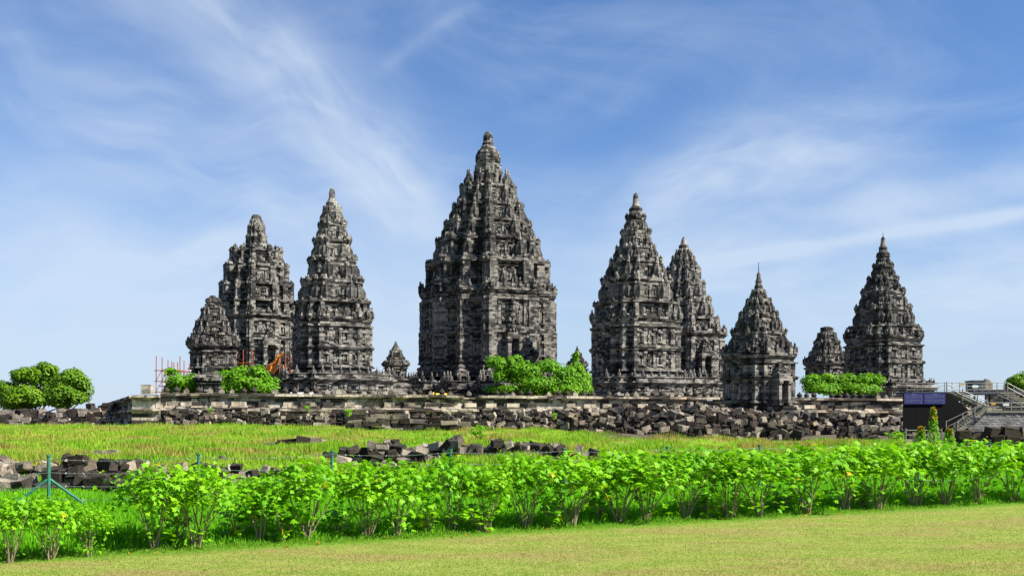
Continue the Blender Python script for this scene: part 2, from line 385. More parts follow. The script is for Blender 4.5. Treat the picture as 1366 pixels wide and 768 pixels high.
def samp_near(r, n):
    Y = 15.5 * (45 / 15.5) ** r.random(n); X = r.uniform(-.5, .5, n) * Y
    s = hedge_s(X, Y); k = (s > -.25) & (s < 14); X, Y, s = X[k], Y[k], s[k]
    cl_ = .55 + .8 * (np.sin(X * 2.1 + Y) * np.sin(Y * 1.7 - X * .6) * .5 + .5)
    return X, Y, cl_ * np.clip((s + .5) * .9, .25, 1) * np.clip(1.5 - s / 6, .45, 1)
blades('tall_grass', 260000, samp_near, .12, .32, .011, 2, 'tall bright green grass growing behind the shrub hedge', .5)
def samp_bank(r, n):
    Y = 30 * (125 / 30) ** r.random(n); X = r.uniform(-.52, .35, n) * Y
    s = hedge_s(X, Y); k = (s > 10) & ~((X > 8) & (Y > 74)) & (Y < 112); X, Y = X[k], Y[k]
    cl_ = .35 + 1.0 * np.clip(np.sin(X * .9 + Y * .33) * np.sin(Y * .5 - X * .37) + .45, 0, 1)
    return X, Y, cl_
blades('meadow_grass', 300000, samp_bank, .10, .32, .022, 3, 'patchy meadow grass on the gentle bank before the temples', .5)

# ------------------------------------------------------------------ temples
RAT = [(.30, 0), (.30, .06), (.24, .08), (.24, .12), (.29, .15), (.31, .20), (.32, .34), (.31, .42), (.27, .49), (.20, .52), (.22, .56), (.14, .60), (.11, .66), (.125, .71), (.09, .78), (.08, .92), (.04, 1.0)]
def ratna_mesh(name, mat, sq=.30):
    mb = MB(); mb.lathe([(r * .68, z) for r, z in RAT], n=14, rib=.2, tint=.9)
    mb.box(0, 0, .035, sq * 1.5, sq * 1.5, .075, tint=.8); return mb.mesh(name, mat)
RATNA = ratna_mesh('finial', M_ST); RATNA_D = ratna_mesh('finial', M_STD)
def edge_iter(poly):
    n = len(poly)
    for i in range(n):
        a, b = poly[i], poly[(i + 1) % n]; L = math.hypot(b[0] - a[0], b[1] - a[1])
        t = ((b[0] - a[0]) / L, (b[1] - a[1]) / L); yield a, b, L, t, (t[1], -t[0])
def box_on(mb, a, t, n, s0, s1, z0, z1, out, inn=-.1, tint=None):
    """box standing on a wall: from s0 to s1 along the wall, sticking out by out"""
    c = (s0 + s1) / 2; d = (out + inn) / 2; x = a[0] + t[0] * c + n[0] * d; y = a[1] + t[1] * c + n[1] * d
    wx, wy = (s1 - s0), (out - inn)
    sx, sy = (wx, wy) if abs(t[0]) > .5 else (wy, wx)
    mb.box(x, y, (z0 + z1) / 2, sx, sy, z1 - z0, tint=tint, jit=.02)
def antefixes(mb, poly, z, sp, w, h):
    for a, b, L, t, n in edge_iter(poly):
        k = max(1, int(L / sp))
        for i in range(k + 1):
            s = L * i / k if k else 0
            if random.random() < .12: continue
            hh = h * random.uniform(.7, 1.1) * (1.25 if i in (0, k) else 1)
            x, y = a[0] + t[0] * s - n[0] * w * .4, a[1] + t[1] * s - n[1] * w * .4
            mb.box(x, y, z + hh * .3, w, w, hh * .6, tint=random.uniform(.2, .9), jit=.03)
            mb.box(x, y, z + hh * .75, w * .6, w * .6, hh * .5, tint=random.uniform(.2, .9), jit=.03, taper=.35)
def wall_detail(mb, poly, z0, z1, sp, dep):
    """pilasters, framed niches and worn relief on every side of a storey"""
    H = z1 - z0
    for a, b, L, t, n in edge_iter(poly):
        k = max(1, round(L / sp)); w = L / k
        pw = min(.30 * w, .16 * H + .2)
        for i in range(k + 1):
            s = i * w; s0, s1 = max(s - pw / 2, 0.0), min(s + pw / 2, L)
            box_on(mb, a, t, n, s0, s1, z0, z1, dep * random.uniform(.8, 1.1), tint=random.uniform(.55, 1))
            box_on(mb, a, t, n, max(s0 - .06, 0), min(s1 + .06, L), z1 - H * .12, z1, dep * 1.5, tint=random.uniform(.2, .8))
            box_on(mb, a, t, n, max(s0 - .06, 0), min(s1 + .06, L), z0, z0 + H * .1, dep * 1.4, tint=random.uniform(.3, .8))
        for i in range(k):
            c = (i + .5) * w; hw = (w - pw) * .30
            if hw < .12: continue
            if i % 2 == 0 or k < 3:
                for sgn in (-1, 1): box_on(mb, a, t, n, c + sgn * hw - .09 * w, c + sgn * hw + .09 * w, z0 + H * .16, z0 + H * .74, dep * 1.1, tint=random.uniform(.5, 1))
                box_on(mb, a, t, n, c - hw * 1.4, c + hw * 1.4, z0 + H * .72, z0 + H * .82, dep * 1.8)
                box_on(mb, a, t, n, c - hw * .7, c + hw * .7, z0 + H * .82, z0 + H * .92, dep * 1.3)
                box_on(mb, a, t, n, c - hw * 1.4, c + hw * 1.4, z0 + H * .10, z0 + H * .18, dep * 1.6)
                box_on(mb, a, t, n, c - hw * .25, c + hw * .25, z0 + H * .2, z0 + H * .6, dep * .5, tint=.3)
            else:
                for q_ in range(6):
                    s = c + random.uniform(-1, 1) * hw; zz = z0 + H * random.uniform(.15, .8); r_ = random.uniform(.06, .13) * H
                    box_on(mb, a, t, n, s - r_ * .6, s + r_ * .6, zz - r_, zz + r_, dep * random.uniform(.3, .9))
def piers(mb, poly, z0, z1, w, out, cap=.0):
    """square piers at the outer corners that carry the vertical lines up through the mouldings"""
    n = len(poly); off = voff(poly)
    for i in range(n):
        a, b, p = poly[i], poly[(i + 1) % n], poly[i - 1]
        if (a[0] - p[0]) * (b[1] - a[1]) - (a[1] - p[1]) * (b[0] - a[0]) <= 0: continue
        k = out - w / 2; x, y = a[0] + off[i][0] * k, a[1] + off[i][1] * k; z = z0
        while z < z1 - .05:      # built of separate courses
            h = min(random.uniform(.45, .8), z1 - z); d = random.uniform(.93, 1.05)
            mb.box(x, y, z + h / 2, w * d, w * d, h - .012, tint=random.uniform(.35, 1), jit=.015); z += h
        if cap: mb.box(x, y, z1 + cap / 2, w * .7, w * .7, cap, tint=random.random(), jit=.02, taper=.4)
def rough(mb, poly, z0, z1, n, dep=.2):
    """blocks standing slightly proud of the coursed masonry"""
    es = list(edge_iter(poly)); tot = sum(e[2] for e in es)
    for e in es:
        a, b, L, t, nn = e
        for _ in range(int(n * L / tot + random.random())):
            s = random.uniform(.1, max(L - .1, .2)); w = random.uniform(.2, .55); h = random.uniform(.12, .22); z = random.uniform(z0 + h, max(z1 - h, z0 + h + .01))
            box_on(mb, a, t, nn, max(0, s - w), min(L, s + w), z - h, z + h, random.uniform(.04, dep))
def ratnas(owner, poly, z, h, sp, mesh, cap, cast, inset=None, name='finial'):
    """finials at the outer corners and along the sides of a ledge; the ones turned to the viewer are separate objects"""
    r = h * .25 if inset is None else inset; off = voff(poly); n = len(poly); pts = []
    q = [(x - ox * r, y - oy * r) for (x, y), (ox, oy) in zip(poly, off)]
    for i in range(n):
        a, b = q[i], q[(i + 1) % n]; p = q[i - 1]
        cr = (a[0] - p[0]) * (b[1] - a[1]) - (a[1] - p[1]) * (b[0] - a[0])
        if cr > 0: pts.append(a)
        L = math.hypot(b[0] - a[0], b[1] - a[1]); k = int(L / sp + .35)
        for j in range(1, k): pts.append((a[0] + (b[0] - a[0]) * j / k, a[1] + (b[1] - a[1]) * j / k))
    out = []
    for x, y in pts:
        if all((x - u) ** 2 + (y - v) ** 2 > (sp * .45) ** 2 for u, v in out): out.append((x, y))
    psi = cast['psi']; left = []
    for x, y in out:
        depth = x * math.sin(psi) + y * math.cos(psi)       # along the view
        if random.random() < cast.get('lost', .05): continue
        k = random.uniform(.9, 1.06)
        if depth < .25 * h and cast.setdefault(name, 0) < 96:
            o = bpy.data.objects.new(name, mesh); COL.objects.link(o); o.parent = owner; o.location = (x, y, z)
            o.scale = (h * k * 1.05, h * k * 1.05, h * k); o.rotation_euler = (random.uniform(-.03, .03), random.uniform(-.03, .03), 0); cast[name] += 1
        else: left.append((x, y, z, h * k))
    cast.setdefault('left_' + name, []).extend(left)
def temple(label, cx, Y, psi, z_base, body, cornice, tiers, crown, plan, mat=None, ratna=None, sp=2.2, base=None, terrace=None, entrance=None, niches=1.6, lost=.05, name='temple', cat='temple', crown_n=16, rod=False, group=None):
    mat = mat or M_ST; ratna = ratna or RATNA
    m = Y / F; p0 = at(cx, Y); loc = (p0.x, p0.y, z_base); root = empty(name, loc, R(psi), label, cat, group)
    va = math.atan2(p0.x, Y); c, s_ = math.cos(R(psi) + va), math.sin(R(psi) + va)
    ext = max(x * c - y * s_ for x, y in plan)
    P = lambda hw: scaled(plan, hw * m / ext)
    Z = lambda py: zof(py, Y) - z_base
    cast = {'psi': R(psi) + va, 'lost': lost}
    # body: list of storeys (y_top, y_bottom, half width px)
    mb = MB()
    for (yt, yb, hw) in body:
        z0, z1 = Z(yb), Z(yt); H = z1 - z0; po = P(hw)
        mb.loft(po, [(.55, z0), (.55, z0 + .05 * H), (.4, z0 + .07 * H), (.4, z0 + .10 * H), (.18, z0 + .13 * H), (0, z0 + .16 * H), (0, z1 - .16 * H), (.2, z1 - .14 * H), (.2, z1 - .10 * H), (.45, z1 - .08 * H), (.45, z1)], cap=True)
        wall_detail(mb, po, z0 + .16 * H, z1 - .16 * H, niches, .2); pw_ = min(.12 * hw * m, 1.35)
        piers(mb, po, z0 + .02, z1 - .02, pw_, .42 if plan is PLAN_X else .26)
        rough(mb, po, z0 + .16 * H, z1 - .16 * H, 50)
    mb.build('body', mat, root)
    # cornice
    yt, yb, hw, hwb = cornice; mb = MB(); po = P(hwb); e = (hw - hwb) * m / ext
    z0, z1 = Z(yb), Z(yt); H = z1 - z0
    mb.loft(po, [(0, z0), (e * .35, z0 + .1 * H), (e * .35, z0 + .22 * H), (e * .15, z0 + .25 * H), (e * .7, z0 + .42 * H), (e * .7, z0 + .5 * H), (e, z0 + .55 * H), (e, z0 + .75 * H), (e * .6, z0 + .8 * H), (e * .6, z1)])
    outer = scaled(plan, hw * m / ext)
    antefixes(mb, outer, z0 + .75 * H, 1.15, .5, .55 * H + .3); rough(mb, outer, z0 + .55 * H, z0 + .75 * H, 40, .12)
    mb.build('cornice', mat, root)
    # roof tiers
    lv = [(yt, hw * .95)] + [(a[0], a[1]) for a in tiers]
    for i in range(len(lv) - 1):
        (ya, ha), (yb2, hb) = lv[i], lv[i + 1]; z0, z1 = Z(ya) - .05, Z(yb2); H = z1 - z0; k = tiers[i][2] if len(tiers[i]) > 2 else .86
        in_ = min(hb * .945, ha * .87); po = P(in_); e = (hb - in_) * m / ext; e = max(e, .12)
        mb = MB()
        mb.loft(po, [(e * .8, z0), (e * .8, z0 + .07 * H), (e * .3, z0 + .10 * H), (0, z0 + .14 * H), (0, z1 - .36 * H), (e * .4, z1 - .33 * H), (e * .4, z1 - .27 * H), (e * .1, z1 - .25 * H), (e * .7, z1 - .16 * H), (e, z1 - .14 * H), (e, z1 - .03 * H), (e * .7, z1)])
        wall_detail(mb, po, z0 + .14 * H, z1 - .36 * H, niches * .8, .16)
        ribbed = plan is PLAN_X
        piers(mb, P(hb), z0 + .01, z1 + .02 * H if ribbed else z1 - .15 * H, max(.13 * hb * m, .45) if ribbed else max(.10 * hb * m, .4), .12 if ribbed else -.05, .12 * H if ribbed else 0)
        antefixes(mb, P(hb), z1 - .03 * H, .95, min(.4, .14 * H), min(.24 * H, .7)); rough(mb, P(hb), z1 - .14 * H, z1 - .03 * H, 22, .1)
        if i == 0 and H > 2.2: rough(mb, po, z0, z1 - .3 * H, 30, .25)
        tr = mb.build('roof_tier', mat, root)
        ratnas(tr, P(ha * .965), z0 + .03, H * k * 1.2, max(sp * .85 * (.38 + .62 * ha / hw), H * k * .82, .8), ratna, 96, cast)
    # crown
    mb = MB(); y0 = lv[-1][0]
    if crown:
        mb.lathe([(hw_ * m, Z(y_) - (.06 if k_ == 0 else 0)) for k_, (y_, hw_) in enumerate(crown)], n=crown_n, rib=.07, tint=.5)
        if rod: mb.tube([(0, 0, Z(crown[-1][0]) - .1), (0, 0, Z(crown[-1][0] - rod))], .05, .03, 5, .2)
        sp_ = mb.build('spire', mat, root)
    if base:   # plinth steps beneath the body
        mb = MB(); yt, yb, hw0, hw1 = base; z0, z1 = Z(yb), Z(yt); H = z1 - z0; po = P(hw0); e = (hw1 - hw0) * m / ext
        mb.loft(po, [(e, z0), (e, z0 + .3 * H), (e * .75, z0 + .36 * H), (e * .5, z0 + .5 * H), (e * .6, z0 + .6 * H), (e * .6, z0 + .72 * H), (e * .2, z0 + .82 * H), (e * .2, z1)])
        rough(mb, [(x + ox * e, y + oy * e) for (x, y), (ox, oy) in zip(po, voff(po))], z0, z0 + .3 * H, 40, .15)
        mb.build('plinth', mat, root)
    if terrace:  # (y_rail_top, y_rail_foot, y_bottom, half width)
        yr, yf, yb, hwt = terrace; po = P(hwt); z0, z1, z2 = Z(yb), Z(yf), Z(yr); H = z1 - z0; mb = MB()
        mb.loft(po, [(.7, z0), (.7, z0 + .12 * H), (.35, z0 + .2 * H), (.1, z0 + .3 * H), (.1, z1 - .3 * H), (.4, z1 - .22 * H), (.4, z1 - .12 * H), (.65, z1 - .08 * H), (.65, z1)])
        wall_detail(mb, po, z0 + .3 * H, z1 - .3 * H, 2.2, .22); rough(mb, po, z0, z1, 120, .25)
        te = mb.build('terrace', mat, root)
        mb = MB(); hr = z2 - z1
        for a, b, L, t, n in edge_iter(po): box_on(mb, a, t, n, -.0, L, z1 - .02, z1 + hr * .42, .3, -.25, .5); box_on(mb, a, t, n, 0, L, z1 + hr * .42, z1 + hr * .5, .42, -.35, .7)
        antefixes(mb, po, z1 + hr * .5, 1.9, .35, hr * .3)
        ba = mb.build('balustrade', mat, te)
        ratnas(te, [(x + ox * .1, y + oy * .1) for (x, y), (ox, oy) in zip(po, voff(po))], z1 + hr * .45, hr * .8, 1.25, ratna, 96, cast, inset=.0, name='balustrade_finial')
    if entrance:   # (side 'front', along (0..1 sideways), y_bottom, y_top of opening, width m)
        off_, yb, yt, w, hw_, hood = entrance; d = min(yy for xx, yy in P(hw_)); z0, z1 = Z(yb), Z(yt); H = z1 - z0; mb = MB(); dep = 1.6
        for sg in (-1, 1):
            mb.box(off_ + sg * w * .85, d - dep / 2 + .05, (z0 + z1) / 2, w * .5, dep, H, tint=.8)
            mb.box(off_ + sg * w * .85, d - dep + .02, z1 - H * .06, w * .62, .3, H * .12, tint=.5); mb.box(off_ + sg * w * .85, d - dep + .02, z0 + H * .05, w * .62, .3, H * .1, tint=.5)
        mb.box(off_, d - dep / 2, z1 + H * .08, w * 2.5, dep + .2, H * .16, tint=.7)
        mb.box(off_, d - dep / 2 + .1, z1 + H * .22, w * 2.1, dep, H * .14, tint=.4)
        zz = z1 + H * .29; top = Z(hood)
        for k in range(9): # the carved monster head and its stepped crest above the door
            f = k / 8; ww = w * (1.5 * (1 - f * .8)); h_ = (top - zz) / 9
            mb.box(off_, d - dep * .35 + .05 + f * .4, zz + (k + .5) * h_, ww * random.uniform(1.0, 1.25), dep * .7, h_ * 1.02, tint=random.random(), jit=.04)
            for _ in range(5): mb.box(off_ + random.uniform(-.6, .6) * ww, d - dep * .72 + f * .4, zz + (k + .5) * h_, w * .22, .3, h_ * random.uniform(.5, 1), tint=random.random(), jit=.06)
        dr = mb.build('doorway', mat, root)
        mb = MB(); mb.box(off_, d - .07, (z0 + z1) / 2, w * 1.15, .1, H, tint=.2); mb.build('entrance', M_DOORSHADE, dr)  # added dark slab standing in for the shade deep in the doorway
    for nm in ('finial', 'balustrade_finial'):
        lf = cast.get('left_' + nm, [])
        if lf:
            mb = MB()
            for x, y, z, h in lf: mb.lathe([(r * .75, zz) for r, zz in RAT[::2]], (x, y, z), 8, .1, .45, h)
            o = mb.build(nm, mat, root); o['kind'] = 'stuff'
    return root

PLAN_X = redent([(.95, .34), (.90, .40), (.69, .69)])
PLAN_B = redent([(.90, .52), (.76, .76)])
PLAN_S = redent([(.90, .48), (.78, .78)])
PT = 4.75      # level of the temple court
WA = R(17.0); WC = at(180, 112.5)                 # the court wall starts at its left corner and runs back to the right
def WALLY(px): k = (px - CX) / F; t = math.tan(WA); return (WC.y - t * WC.x) / (1 - k * t)

# the tallest temple in the middle
temple('tallest central stone temple with stacked bell finials and pointed tower', 651, 190, 23, PT,
       body=[(402 + 44, 487, 88), (404, 446.5, 87)], cornice=(388, 405, 91, 87),
       tiers=[(352, 82, .5), (322, 69, .95), (299, 58, 1.0), (276, 47, 1.0), (251, 37, .8), (232, 18, 1.0)],
       crown=[(232, 17), (226, 18), (221, 18), (220, 15), (216, 17), (208, 17), (202, 14), (200, 11), (197, 10), (194, 7.5), (192, 8), (190, 6.6), (182, 6.4), (178, 4.5), (175.5, 1.5)],
       plan=PLAN_X, base=(486, 505, 88, 97), terrace=(503, 520, 541, 120), entrance=(0, 487, 458, 1.15, 86, 405), sp=2.4, mat=M_STD, ratna=RATNA_D, crown_n=24)
temple('slender pointed temple left of the tallest, with two storeys of niches', 443, 165, 23, PT,
       body=[(466, 492, 50), (436, 466.3, 50)], cornice=(422, 437, 53, 50),
       tiers=[(404, 50, .3), (376, 41, 1.0), (347, 32, 1.0), (322, 25, 1.0), (300, 19, 1.0), (281, 12, 1.1)],
       crown=[(280, 11), (276, 8), (271, 8.5), (268, 6), (264, 4.2), (258, 4.2), (253, 3), (250.5, 1)],
       plan=PLAN_B, base=(491.5, 500, 50, 53), terrace=(494, 507, 528, 78), sp=2.3)
temple('blunt topped tall temple behind scaffolding, second tower from the left', 342, 195, 25, PT,
       body=[(452, 492, 47), (430, 452.4, 47)], cornice=(418, 431, 51, 46),
       tiers=[(403, 50, .5), (380, 48, .8), (356, 42, .8), (335, 34, .6), (317, 13, .4), (303, 11, .3), (295, 8, .3)],
       crown=[(295, 8), (293, 6.5), (290, 7), (288, 5.5), (287, 5)], terrace=(496, 509, 530, 64), plan=PLAN_X, entrance=(1.0, 491, 463, 1.15, 44, 440), sp=2.3, base=(492, 505, 44, 50), lost=.18)
temple('small ruined shrine tower at the far left of the temple group', 284, 160, 23, PT,
       body=[(469, 492, 27)], cornice=(457, 470, 33, 28), tiers=[(446, 28, .7), (430, 22, .8), (414, 15, .8), (401, 9, .4)],
       crown=[(401, 6), (397, 5.5), (394, 3)], plan=PLAN_B, terrace=(500, 510, 528, 42), sp=1.9, base=(492, 504, 27, 30), mat=M_STD, ratna=RATNA_D, lost=.3)
temple('stout pointed temple just right of the tallest one', 848, 165, 23, PT,
       body=[(467, 497, 56), (437, 467.3, 56)], cornice=(423, 437.5, 60, 57),
       tiers=[(405, 56, .3), (374, 46, 1.0), (349, 34, 1.0), (331, 26, 1.0), (310, 20, 1.0), (290, 13, 1.0)],
       crown=[(290, 12), (284, 9), (279, 9.5), (276, 6.5), (272, 4.3), (265, 3.8), (260, 3.2), (257.5, 1)],
       plan=PLAN_B, base=(496.5, 505, 56, 60), terrace=(498, 511, 529, 72), sp=2.4)
temple('slim temple half hidden behind the stout one on the right', 912, 200, 23, PT,
       body=[(480, 502, 50), (454, 480.3, 50)], cornice=(442, 455, 56, 51),
       tiers=[(426, 47, .5), (401, 36, 1.0), (379, 28, 1.0), (360, 22, 1.0), (345, 15, 1.0), (335, 9, 1.0)],
       crown=[(335, 8), (332, 6.5), (328, 7), (325, 4), (320, 3), (316, 1)], plan=PLAN_X, base=(501, 509, 51, 56), terrace=(498, 512, 532, 62), entrance=(0, 502, 478, 1.1, 50, 455), sp=2.2)
temple('small free standing shrine with lightning rod in front of the court wall', 1012, 120, 27, 2.4,
       body=[(504, 538, 43), (484, 504.4, 43)], cornice=(469, 485, 48.5, 44),
       tiers=[(443, 36, 1.0), (420, 25, 1.0), (402, 16, 1.0), (390, 9, 1.1)],
       crown=[(389, 8), (386, 6), (382, 5.5), (378, 4), (375, 4.5), (372, 3), (366, 2.6), (363, 1)],
       plan=PLAN_S, base=(537.5, 556, 42, 52), entrance=(0, 541, 509, .72, 41, 487), sp=1.9, mat=M_STD, ratna=RATNA_D, rod=13, niches=1.2)
temple('small blunt shrine tower standing between two pointed ones, behind green bushes', 1103, 180, 23, PT,
       body=[(490, 515, 25)], cornice=(482, 491, 30, 26), tiers=[(470, 22, .9), (457, 17, .9), (446, 12, .8), (439, 8, .4)],
       crown=[(439, 7), (437, 6.5), (435.5, 4)], plan=PLAN_S, sp=1.9, mat=M_STD, ratna=RATNA_D, lost=.25)
temple('pointed temple at the far right of the group beside the stairs', 1178, 160, 21, PT,
       body=[(484, 510, 47), (461, 484.3, 46)], cornice=(447, 462, 49.5, 46),
       tiers=[(436, 45, .4), (412, 36, 1.0), (390, 28, 1.0), (372, 20, 1.0), (355, 13, 1.0), (341, 8, 1.0)],
       crown=[(341, 7), (335, 5.5), (330, 5.5), (327, 3.5), (323, 3), (318, 2.6), (315.5, .8)], plan=PLAN_B, base=(509.5, 515, 47, 50), terrace=(507, 517, 535, 62), sp=2.1, mat=M_STD, ratna=RATNA_D, rod=5)
# small shrines inside the court
temple('tiny pointed stone shrine between the left and the tallest temple', 528, 175, 23, PT, body=[(490, 507, 12)], cornice=(486, 491, 17, 13), tiers=[(478, 12, .7), (469, 8, .7)],
       base=(506.5, 530, 12, 24), crown=[(469, 6), (466, 6.5), (463, 4.5), (459, 2.2), (455, 1)], plan=PLAN_S, sp=1.6, name='shrine', cat='shrine', mat=M_STD, ratna=RATNA_D, niches=1)
temple('tiny pointed shrine peeping over the bushes right of the tallest temple', 770, 185, 23, PT, body=[(492, 507, 11)], cornice=(487, 492.3, 13, 11), tiers=[(480, 9, .6), (473, 6, .7)],
       crown=[(473, 4.5), (469, 3.5), (465, 1.6), (461, .6)], plan=PLAN_S, sp=1.6, name='shrine', cat='shrine', mat=M_STD, ratna=RATNA_D, niches=1)
temple('small gate shrine standing in front of the door of the tallest temple', 704, 172, 23, PT, body=[(482, 505, 12)], cornice=(474, 482.4, 13, 10.5), tiers=[(466, 8.5, .5), (458, 6, .5)],
       crown=[(458, 4.2), (454, 3.8), (450, 2), (446, .8)], plan=PLAN_S, sp=1.6, name='shrine', cat='shrine', mat=M_STD, ratna=RATNA_D, niches=1)
temple('small stepped stone turret on the court wall between two green bushes', 278, WALLY(278) + 2.2, 17, 5.0, body=[(511, 527, 12)], cornice=(506, 512, 16, 12.5), tiers=[(500, 10, .4), (494, 7.5, .4)],
       crown=[(494, 5.5), (491, 5), (488, 5.5), (486, 2.5), (484, 1.2)], plan=PLAN_S, sp=1.6, name='turret', cat='turret', mat=M_STD, ratna=RATNA_D, niches=.9)

# ------------------------------------------------------------------ court: ground and retaining walls
def prism(mb, pts, z0, z1, tint=.5): mb.loft(pts, [(0, z0), (0, z1)], tint=tint)
mb = MB(); L2 = at(135, 178); t_ = WALLY(1206); WB = at(1206, t_); u_ = Vector((math.cos(WA), math.sin(WA))); n_ = Vector((-u_.y, u_.x))
c1 = Vector(WC[:2]) + n_ * 1.0 + u_ * 1.0; c2 = Vector(WB[:2]) + n_ * 1.0; c3 = c2 + u_ * 70
prism(mb, [tuple(c1), tuple(c2), tuple(c3), (c3.x, 330), (L2.x - 30, 330), (L2.x + 1.2, 178)], 0, PT - .03)
court = mb.build('temple_court_ground', M_WALL); tag(court, kind='structure')

def court_wall(name, label, p, q, ztop, zbot, knob=True, ruined=0., stat=None, mat=None, seed=1):
    """long retaining wall of moulded masonry running from p to q"""
    random.seed(seed); mat = mat or M_WALL
    p, q = Vector(p[:2]), Vector(q[:2]); L = (q - p).length; ang = math.atan2(q.y - p.y, q.x - p.x)
    root = empty(name, (p.x, p.y, zbot), ang, label, 'wall'); H = ztop - zbot
    def run(nm, prof, step=1.0, var=0, drop=0):
        mb_ = MB(); n = max(2, int(L / step)); k = L / n
        for (e0, z0, e1, z1) in prof:
            x = 0
            while x < L:
                w = min(random.uniform(.7, 1.7) * step, L - x)
                if w < .15: break
                if random.random() > drop:
                    j = random.uniform(-var, var)
                    mb_.box(x + w / 2, (1.2 - e0 + j) / 2 - .0 + j / 2, (z0 + z1) / 2 + random.uniform(-.01, .01), w - .025, 1.2 + e0 - j * .5, z1 - z0, tint=random.random(), jit=.015)
                x += w
        return mb_.build(nm, mat, root)
    run('foot_course', [(.75, 0, 0, .13 * H), (.62, .13 * H, 0, .25 * H), (.45, .25 * H, 0, .34 * H)], 1.1, .03, ruined)
    run('wall_face', [(.05, .34 * H, 0, .46 * H), (.1, .46 * H, 0, .53 * H)], 1.2, .02)
    run('ledge', [(.62, .53 * H, 0, .585 * H), (.42, .585 * H, 0, .62 * H)], 1.4, .02, ruined * .5)
    run('frieze', [(.0, .62 * H, 0, .80 * H), (.0, .80 * H, 0, .89 * H)], 1.1, .02)
    mb_ = MB(); x = 1.2
    while x < L - 1:   # raised stepped panels along the frieze
        w = random.uniform(.5, .75)
        if random.random() > .12:
            mb_.box(x, -.08, .71 * H, w * 2, .32, .14 * H, tint=random.random(), jit=.03); mb_.box(x, -.06, .80 * H, w * 1.1, .3, .09 * H, tint=random.random(), jit=.03, taper=.7)
            mb_.box(x, -.1, .645 * H, w * 2.4, .36, .04 * H, tint=random.random(), jit=.02)
        x += random.uniform(1.9, 2.6)
    mb_.build('frieze_panel', mat, root)
    run('coping', [(.3, .89 * H, 0, .93 * H), (.55, .93 * H, 0, 1.0 * H)], 1.5, .02, ruined * .3)
    if knob:
        km = MB(); km.lathe([(.30, 0), (.30, .10), (.22, .14), (.33, .26), (.34, .38), (.25, .50), (.14, .56), (.10, .68), (.03, .72)], n=10, tint=.35); km.box(0, 0, .04, .66, .66, .1, tint=.4); kme = km.mesh('parapet_knob', mat)
        km2 = MB(); km2.box(0, 0, .18, .52, .45, .36, tint=.7, jit=.03); km2.box(0, 0, .45, .34, .35, .22, tint=.7, taper=.4); kme2 = km2.mesh('parapet_knob', mat)
        x = .6; cnt = 0; extra = MB()
        while x < L - .4:
            if random.random() > .10:
                s_ = random.uniform(.85, 1.1)
                if cnt < 96:
                    o = bpy.data.objects.new('parapet_knob', kme2 if random.random() < .3 else kme); COL.objects.link(o); o.parent = root; o.location = (x, .22, H - .02); o.scale = (s_, s_, s_); cnt += 1
                else: extra.lathe([(.30, 0), (.30, .10), (.22, .14), (.33, .26), (.34, .38), (.14, .52), (.05, .7)], (x, .22, H - .02), 8, 0, .3)
            x += random.uniform(.9, 1.25) if L < 95 else 1.15
        if extra.v: o = extra.build('parapet_knob', mat, root); o['kind'] = 'stuff'
    return root
court_wall('court_wall', 'long moulded front wall of the temple court with a row of knobs on top', at(214, WALLY(214)), WB, 5.1, 1.3, seed=5, ruined=.08)
court_wall('court_wall', 'short lit wall at the left corner of the temple court', WC - Vector((0, .9, 0)), at(214, WALLY(214) - .9), 4.85, 1.5, knob=False, seed=6)
court_wall('court_wall', 'shaded side wall running back from the left corner of the court', at(135, 178), at(180, 112.6), 4.8, 1.4, knob=False, seed=7, ruined=.05)
mb = MB(); p = at(217, WALLY(217) - 1.6)
for k in range(8): mb.box(p.x + .25 * k, p.y + .28 * k, 1.5 + .36 * k, 2.2 - .16 * k, 2.0, .42, rz=WA, tint=random.random(), jit=.04)
o = mb.build('broken_stair', M_WALL); tag(o, 'broken stepped stair against the left corner of the court wall', 'stairs')

# ------------------------------------------------------------------ loose stones
BL = []   # every block: centre, size, rotation, tilt, pile
PILES = {}
def add_block(x, y, z, sx, sy, sz, rz, tilt, pile, tint=None):
    BL.append(dict(p=(x, y, z), s=(sx, sy, sz), rz=rz, tilt=tilt, pile=pile, tint=(random.random() ** (1.3 if pile in 'hik' else 1.5) if pile != 'j' else -.6) if tint is None else tint, px=max(sx, sz) * math.sqrt(sx * sz) / y ** 1 / max(sx, sz)))
def heap(pile, x0, x1, ytop, Y, neat=.5, bw=(.34, .85), bh=(.24, .42), setback=.25, depth=2, ybot=None, dens=1.0, skew=0):
    """stones piled in rough courses from the ground up to the row ytop(px)"""
    px = x0; row = 0
    z = None; h = sum(bh) / 2
    nrow = 0
    for row in range(30):
        any_ = False; px = x0 + random.uniform(-4, 4)
        while px < x1:
            fr = (px - x0) / (x1 - x0); Yr = Y + skew * fr + row * setback * (h / .4)
            X = (px - CX) / F * Yr; zg = gz(X, Yr) if ybot is None else max(gz(X, Yr), zof(ybot, Yr)); zt = zof(ytop(px), Yr)
            w = random.uniform(*bw); hh = h * random.uniform(.85, 1.12); zc = zg + row * h
            if zc + h * .4 < zt:
                any_ = True
                for dd in range(depth):
                    if random.random() < dens:
                        r_ = 1 - neat
                        rz = random.uniform(-.5, .5) * r_ * (2.2 if random.random() < .3 else 1); tl = (random.uniform(-.45, .45) * r_ , random.uniform(-.45, .45) * r_ * (2 if random.random() < .2 else 1))
                        d = random.uniform(.5, .9) * (bw[1] * .8)
                        add_block(X + w / 2, Yr + dd * d + random.uniform(-.28, .28) * r_ * 1.6, zc + h / 2 + random.uniform(-.08, .1) * r_, w * .97, d, hh * (1 + .4 * r_ * random.random()), rz, tl, pile)
            px += w * F / Yr * (1 + .06 * (1 - neat))
        if not any_: break
